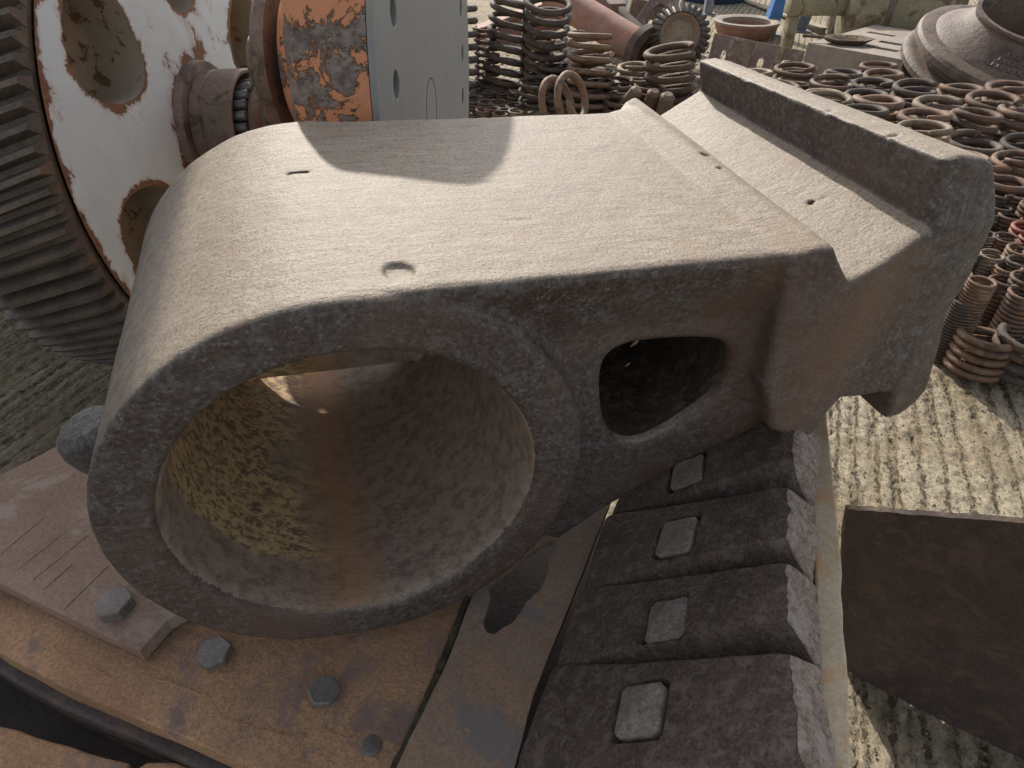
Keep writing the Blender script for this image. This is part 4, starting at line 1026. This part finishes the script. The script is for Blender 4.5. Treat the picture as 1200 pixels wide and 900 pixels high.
post(935, 36, 13, 1.3, 'bluegrey', 'grey blue angle iron post to the right of the bright blue one', .20)
post(829, 16, 9, .8, 'bluegrey', 'short grey leg standing before the dark blue tub', 0)
c = gz(842, 8, 0); tag(MB().lathe([(0, 0), (.40, .0), (.45, .08), (.47, .5), (.49, .52), (.46, .53), (.43, .1), (0, .08)], Matrix.Translation(Vector((c[0] + .05, c[1] + .55, 0))), 48).build('tub', M['navy'], None), 'dark navy tub at the top edge behind the black crown gear', 'tub')
# perforated bracket
def make_bracket():
    a, b2 = gz(832, 62, .20), gz(930, 84, .20); u = b2 - a; L = np.linalg.norm(u); u = u / L; up = np.array([0, .25, .968]); v = unit(up - u * (up @ u)); n = np.cross(u, v)
    root = thing('perforated_bracket', 'pinkish brown perforated steel bracket with pale paint patches, right of the black crown gear', 'bracket', (a[0], a[1], .06))
    hgt = .30; fr = rel(root) @ frame(tuple(a - v * .15), u, v, n); HL = []
    for k, (fx, r) in enumerate(((.17, .035), (.62, .04))): HL.append([(fx * L + r * .8 * cos(t), hgt * .5 + r * 1.3 * sin(t)) for t in np.linspace(0, 2 * pi, 14, endpoint=False)])
    HL.append([(L * .86, hgt * .4), (L * .95, hgt * .4), (L * .95, hgt * .7), (L * .86, hgt * .7)])
    slab('web_plate', [(0, 0), (L * 1.05, 0), (L * 1.05, hgt), (0, hgt)], HL, .006, .012, M['redox2'], root, 0, fr)
    for x0, x1, mt in ((.26, .50, 'sp_pale'), (.77, .84, 'khaki')): MB().prism([(x0 * L, .02), (x1 * L, .02), (x1 * L, hgt - .01), (x0 * L, hgt - .02)], .0065, .010, fr).build('paint_patch', M[mt], root)
    MB().prism([(-.02 * L, -.016), (L * 1.05, -.016), (L * 1.05, -.002), (-.02 * L, -.002)], -.02, .16, fr).build('lower_flange', M['redox'], root)
make_bracket()
# bevel gear
def make_bevel():
    c = gz(796, 42, .30); n = unit(np.array([-.12, -.93, .34])); root = thing('crown_gear', 'black crown gear with an orange rusted inner ring, leaning behind the springs', 'gear', (c[0], c[1], 0)); dep = (c - CO) @ CF; R = 33 * dep / FPX * 1.05
    fr = rel(root) @ axis_frame(c, n)
    MB().lathe([(.60 * R, .02), (.66 * R, .05), (.70 * R, .06), (.92 * R, 0), (.97 * R, -.04), (.9 * R, -.10), (.5 * R, -.10), (.5 * R, .0)], fr, 60, closed=True).build('gear_body', M['tooth'], root)
    MB().lathe([(.50 * R, .0), (.60 * R, .025), (.67 * R, .055), (.62 * R, .06), (.52 * R, .03), (.48 * R, .02)], fr, 48, closed=True).build('rusty_ring', M['rail'], root)
    MB().lathe([(0, .012), (.5 * R, .012), (.5 * R, -.05), (0, -.05)], fr, 40).build('centre_plate', M['sp_pale'], root)
    V = []
    for r, z, hw in ((.66, .045, .046), (1.0, -.03, .070)):
        for s, dz, k in ((-1, 0, 1), (-.45, .13, 1), (.45, .13, 1), (1, 0, 1)): V.append((r * R + dz * R * .3, s * hw * R * 1.3, z + dz * R))
    F = [(0, 1, 5, 4), (1, 2, 6, 5), (2, 3, 7, 6), (0, 3, 2, 1), (4, 5, 6, 7), (0, 4, 7, 3)]; tm = None
    for k in range(28):
        if tm is None: o = MB().add(V, F).build('tooth', M['sp_dark'], root); tm = o.data
        else: o = link('tooth', tm, None, root)
        o.matrix_local = fr @ Matrix.Rotation(2 * pi * k / 28, 4, 'Z')
make_bevel()
# reddish pipe with flange, slotted link arm, beams, plates behind the springs
def pipe_between(name, p0, p1, r, fl, mat, label, cat='pipe'):
    a, b2 = Vector(tuple(p0)), Vector(tuple(p1)); L = (b2 - a).length; root = thing(name, label, cat, (a.x, a.y, 0)); fr = rel(root) @ axis_frame(a, b2 - a)
    MB().lathe([(r * .8, 0), (r, 0), (r, L), (r * .8, L), (r * .8, 0)], fr, 36).build('pipe_wall', M[mat], root)
    if fl: MB().lathe([(r * .75, L - .02), (r * 1.5, L - .02), (r * 1.5, L + .05), (r * .75, L + .05)], fr, 40, closed=True).build('flange', M['sp_dark'], root)
pipe_between('flanged_pipe', atdepth(648, -6, 6.4), atdepth(752, 58, 5.9), .14, True, 'redox', 'long reddish pipe ending in a dark flange, slanting behind the springs')
pipe_between('slanting_pipe', atdepth(706, 0, 6.6), atdepth(762, 52, 6.15), .075, False, 'sp_dark', 'thin grey pipe lying above the reddish flanged pipe')
def make_link():
    c = atdepth(765, 28, 6.3); n = unit(np.array([-.25, -.9, .36])); u = unit(np.array([.42, .1, .9])); u = unit(u - n * (u @ n)); v = np.cross(n, u)
    root = thing('slotted_link', 'upright brown link arm with a long dark slot, beside the black crown gear', 'link arm', (c[0], c[1], 0)); fr = rel(root) @ frame(tuple(c), u, v, n)
    L, hw = .33, .13; out = [(L * .6 + hw * cos(t), hw * sin(t)) for t in np.linspace(-pi / 2, pi / 2, 12)] + [(-L * 1.3, hw * 1.5), (-L * 1.3, -hw * 1.5)]
    sl = [(.12 + .05 * cos(t), .055 * sin(t)) for t in np.linspace(-pi / 2, pi / 2, 6)] + [(-.2 - .03 * cos(t), -.055 * sin(t)) for t in np.linspace(-pi / 2, pi / 2, 6)]
    slab('arm_plate', out, [sl], .03, .10, M['redox2'], root, .01, fr)
make_link()
def beam(name, x0, y0, d0_, x1, y1, d1_, wd, ht, mat, label, cat='beam'):
    a, b2 = Vector(tuple(atdepth(x0, y0, d0_))), Vector(tuple(atdepth(x1, y1, d1_))); L = (b2 - a).length; z = (b2 - a).normalized(); fr = axis_frame(a, z)
    b = MB(); w_, h_, s = wd / 2, ht / 2, wd * .16
    b.prism([(-w_, -h_), (w_, -h_), (w_, -h_ + s), (s / 2, -h_ + s), (s / 2, h_ - s), (w_, h_ - s), (w_, h_), (-w_, h_), (-w_, h_ - s), (-s / 2, h_ - s), (-s / 2, -h_ + s), (-w_, -h_ + s)], 0, L, fr)
    tag(b.build(name, M[mat], None), label, cat)
beam('steel_beam', 690, -22, 6.7, 722, 18, 6.2, .16, .2, 'redox2', 'brown steel beam end above the reddish pipe')
beam('steel_beam', 790, -14, 6.8, 764, 10, 6.4, .14, .2, 'redox2', 'dark brown beam leaning behind the slotted link arm')
beam('steel_beam', 560, 50, 6.9, 668, 8, 6.9, .2, .28, 'redox', 'red oxide beam lying behind the dark springs')
beam('steel_beam', 560, 96, 6.3, 700, 76, 6.2, .16, .18, 'redox', 'low red beam seen between the spring coils')
beam('steel_beam', 838, -6, 9.8, 966, 40, 7.2, .10, .12, 'khaki', 'sandy beam running along the concrete beside the grey blue post')
b = MB().box(tuple(atdepth(718, 6, 7.3)), (.34, .03, .3), Matrix.Rotation(.5, 3, 'Y')); tag(b.build('panel', M['white'], None), 'small pale blue white panel at the top edge above the pipes', 'panel')
tag(MB().box(tuple(atdepth(744, 20, 6.6)), (.16, .2, .34), Matrix.Rotation(.15, 3, 'Y')).build('block', M['sp_pale'], None, bevel=.02), 'sandy block wedged between the grey pipe and the slotted link', 'block')
# loose rod ends in front of the bevel gear
for i, (x, y, ln, lab) in enumerate(((738, 117, .26, 'stubby pale rod end, leftmost of the three behind the arm ridge'), (763, 121, .22, 'stubby brown rod end, middle of the three behind the arm ridge'), (779, 125, .2, 'stubby pale rod end, rightmost of the three behind the arm ridge'))):
    p = gz(x, y, .1); q = Vector(tuple(p)); dv = Vector((.5, -.3, .8)).normalized() if i == 0 else Vector((.1, -.3, .95)).normalized()
    bse = q - dv * (q.z / dv.z); tag(MB().tube([bse, q + dv * .08, q + dv * .10], [.05, .05, .03], 14).build('rod', M['sp_pale' if i != 1 else 'sp_rust'], None), lab, 'rod')
# loose grit on the near concrete
rr = np.random.default_rng(5); V = []; F = []
for i in range(5200):
    x, y = (rr.uniform(.55, 2.3), rr.uniform(.45, 2.6)) if i < 3400 else (rr.uniform(-2.3, -.9), rr.uniform(1.0, 2.4))
    s = rr.uniform(.001, .0035) * (2 if rr.random() < .04 else 1); b_ = len(V); a = rr.uniform(0, 6.3)
    for dx, dy, dz in ((-1, -1, -.6), (1, -.8, -.6), (.9, 1, -.6), (-1, .8, -.6), (0.1, 0, .9)): V.append((x + s * (dx * cos(a) - dy * sin(a)), y + s * (dx * sin(a) + dy * cos(a)), .004 + s * dz))
    F += [(b_, b_ + 1, b_ + 4), (b_ + 1, b_ + 2, b_ + 4), (b_ + 2, b_ + 3, b_ + 4), (b_ + 3, b_, b_ + 4)]
me = bpy.data.meshes.new('grit'); me.from_pydata(V, [], F); o = link('grit', me, M['sp_pale']); o['kind'] = 'stuff'
tag(o, 'fine pale grit lying in the concrete grooves', 'grit')
# scattered rust crumbs, nobody could count them
rr = np.random.default_rng(3); V = []; F = []
for i in range(2600):
    if i < 1500: x, y = rr.uniform(1.2, 4.2), rr.uniform(2.2, 6.2)
    else: x, y = rr.uniform(-1.2, 2.6), rr.uniform(4.2, 7.4)
    s = rr.uniform(.006, .022); b_ = len(V); a = rr.uniform(0, 6.3)
    for dx, dy, dz in ((-1, -1, 0), (1, -.8, 0), (.9, 1, 0), (-1, .8, 0), (0.1, 0, .9)): V.append((x + s * (dx * cos(a) - dy * sin(a)), y + s * (dx * sin(a) + dy * cos(a)), s * dz))
    F += [(b_, b_ + 1, b_ + 4), (b_ + 1, b_ + 2, b_ + 4), (b_ + 2, b_ + 3, b_ + 4), (b_ + 3, b_, b_ + 4)]
me = bpy.data.meshes.new('rust_crumbs'); me.from_pydata(V, [], F); o = link('rust_crumbs', me, M['rubble']); o['kind'] = 'stuff'
tag(o, 'rust flakes and grit scattered on the concrete among the springs', 'debris')
bpy.context.view_layer.update()
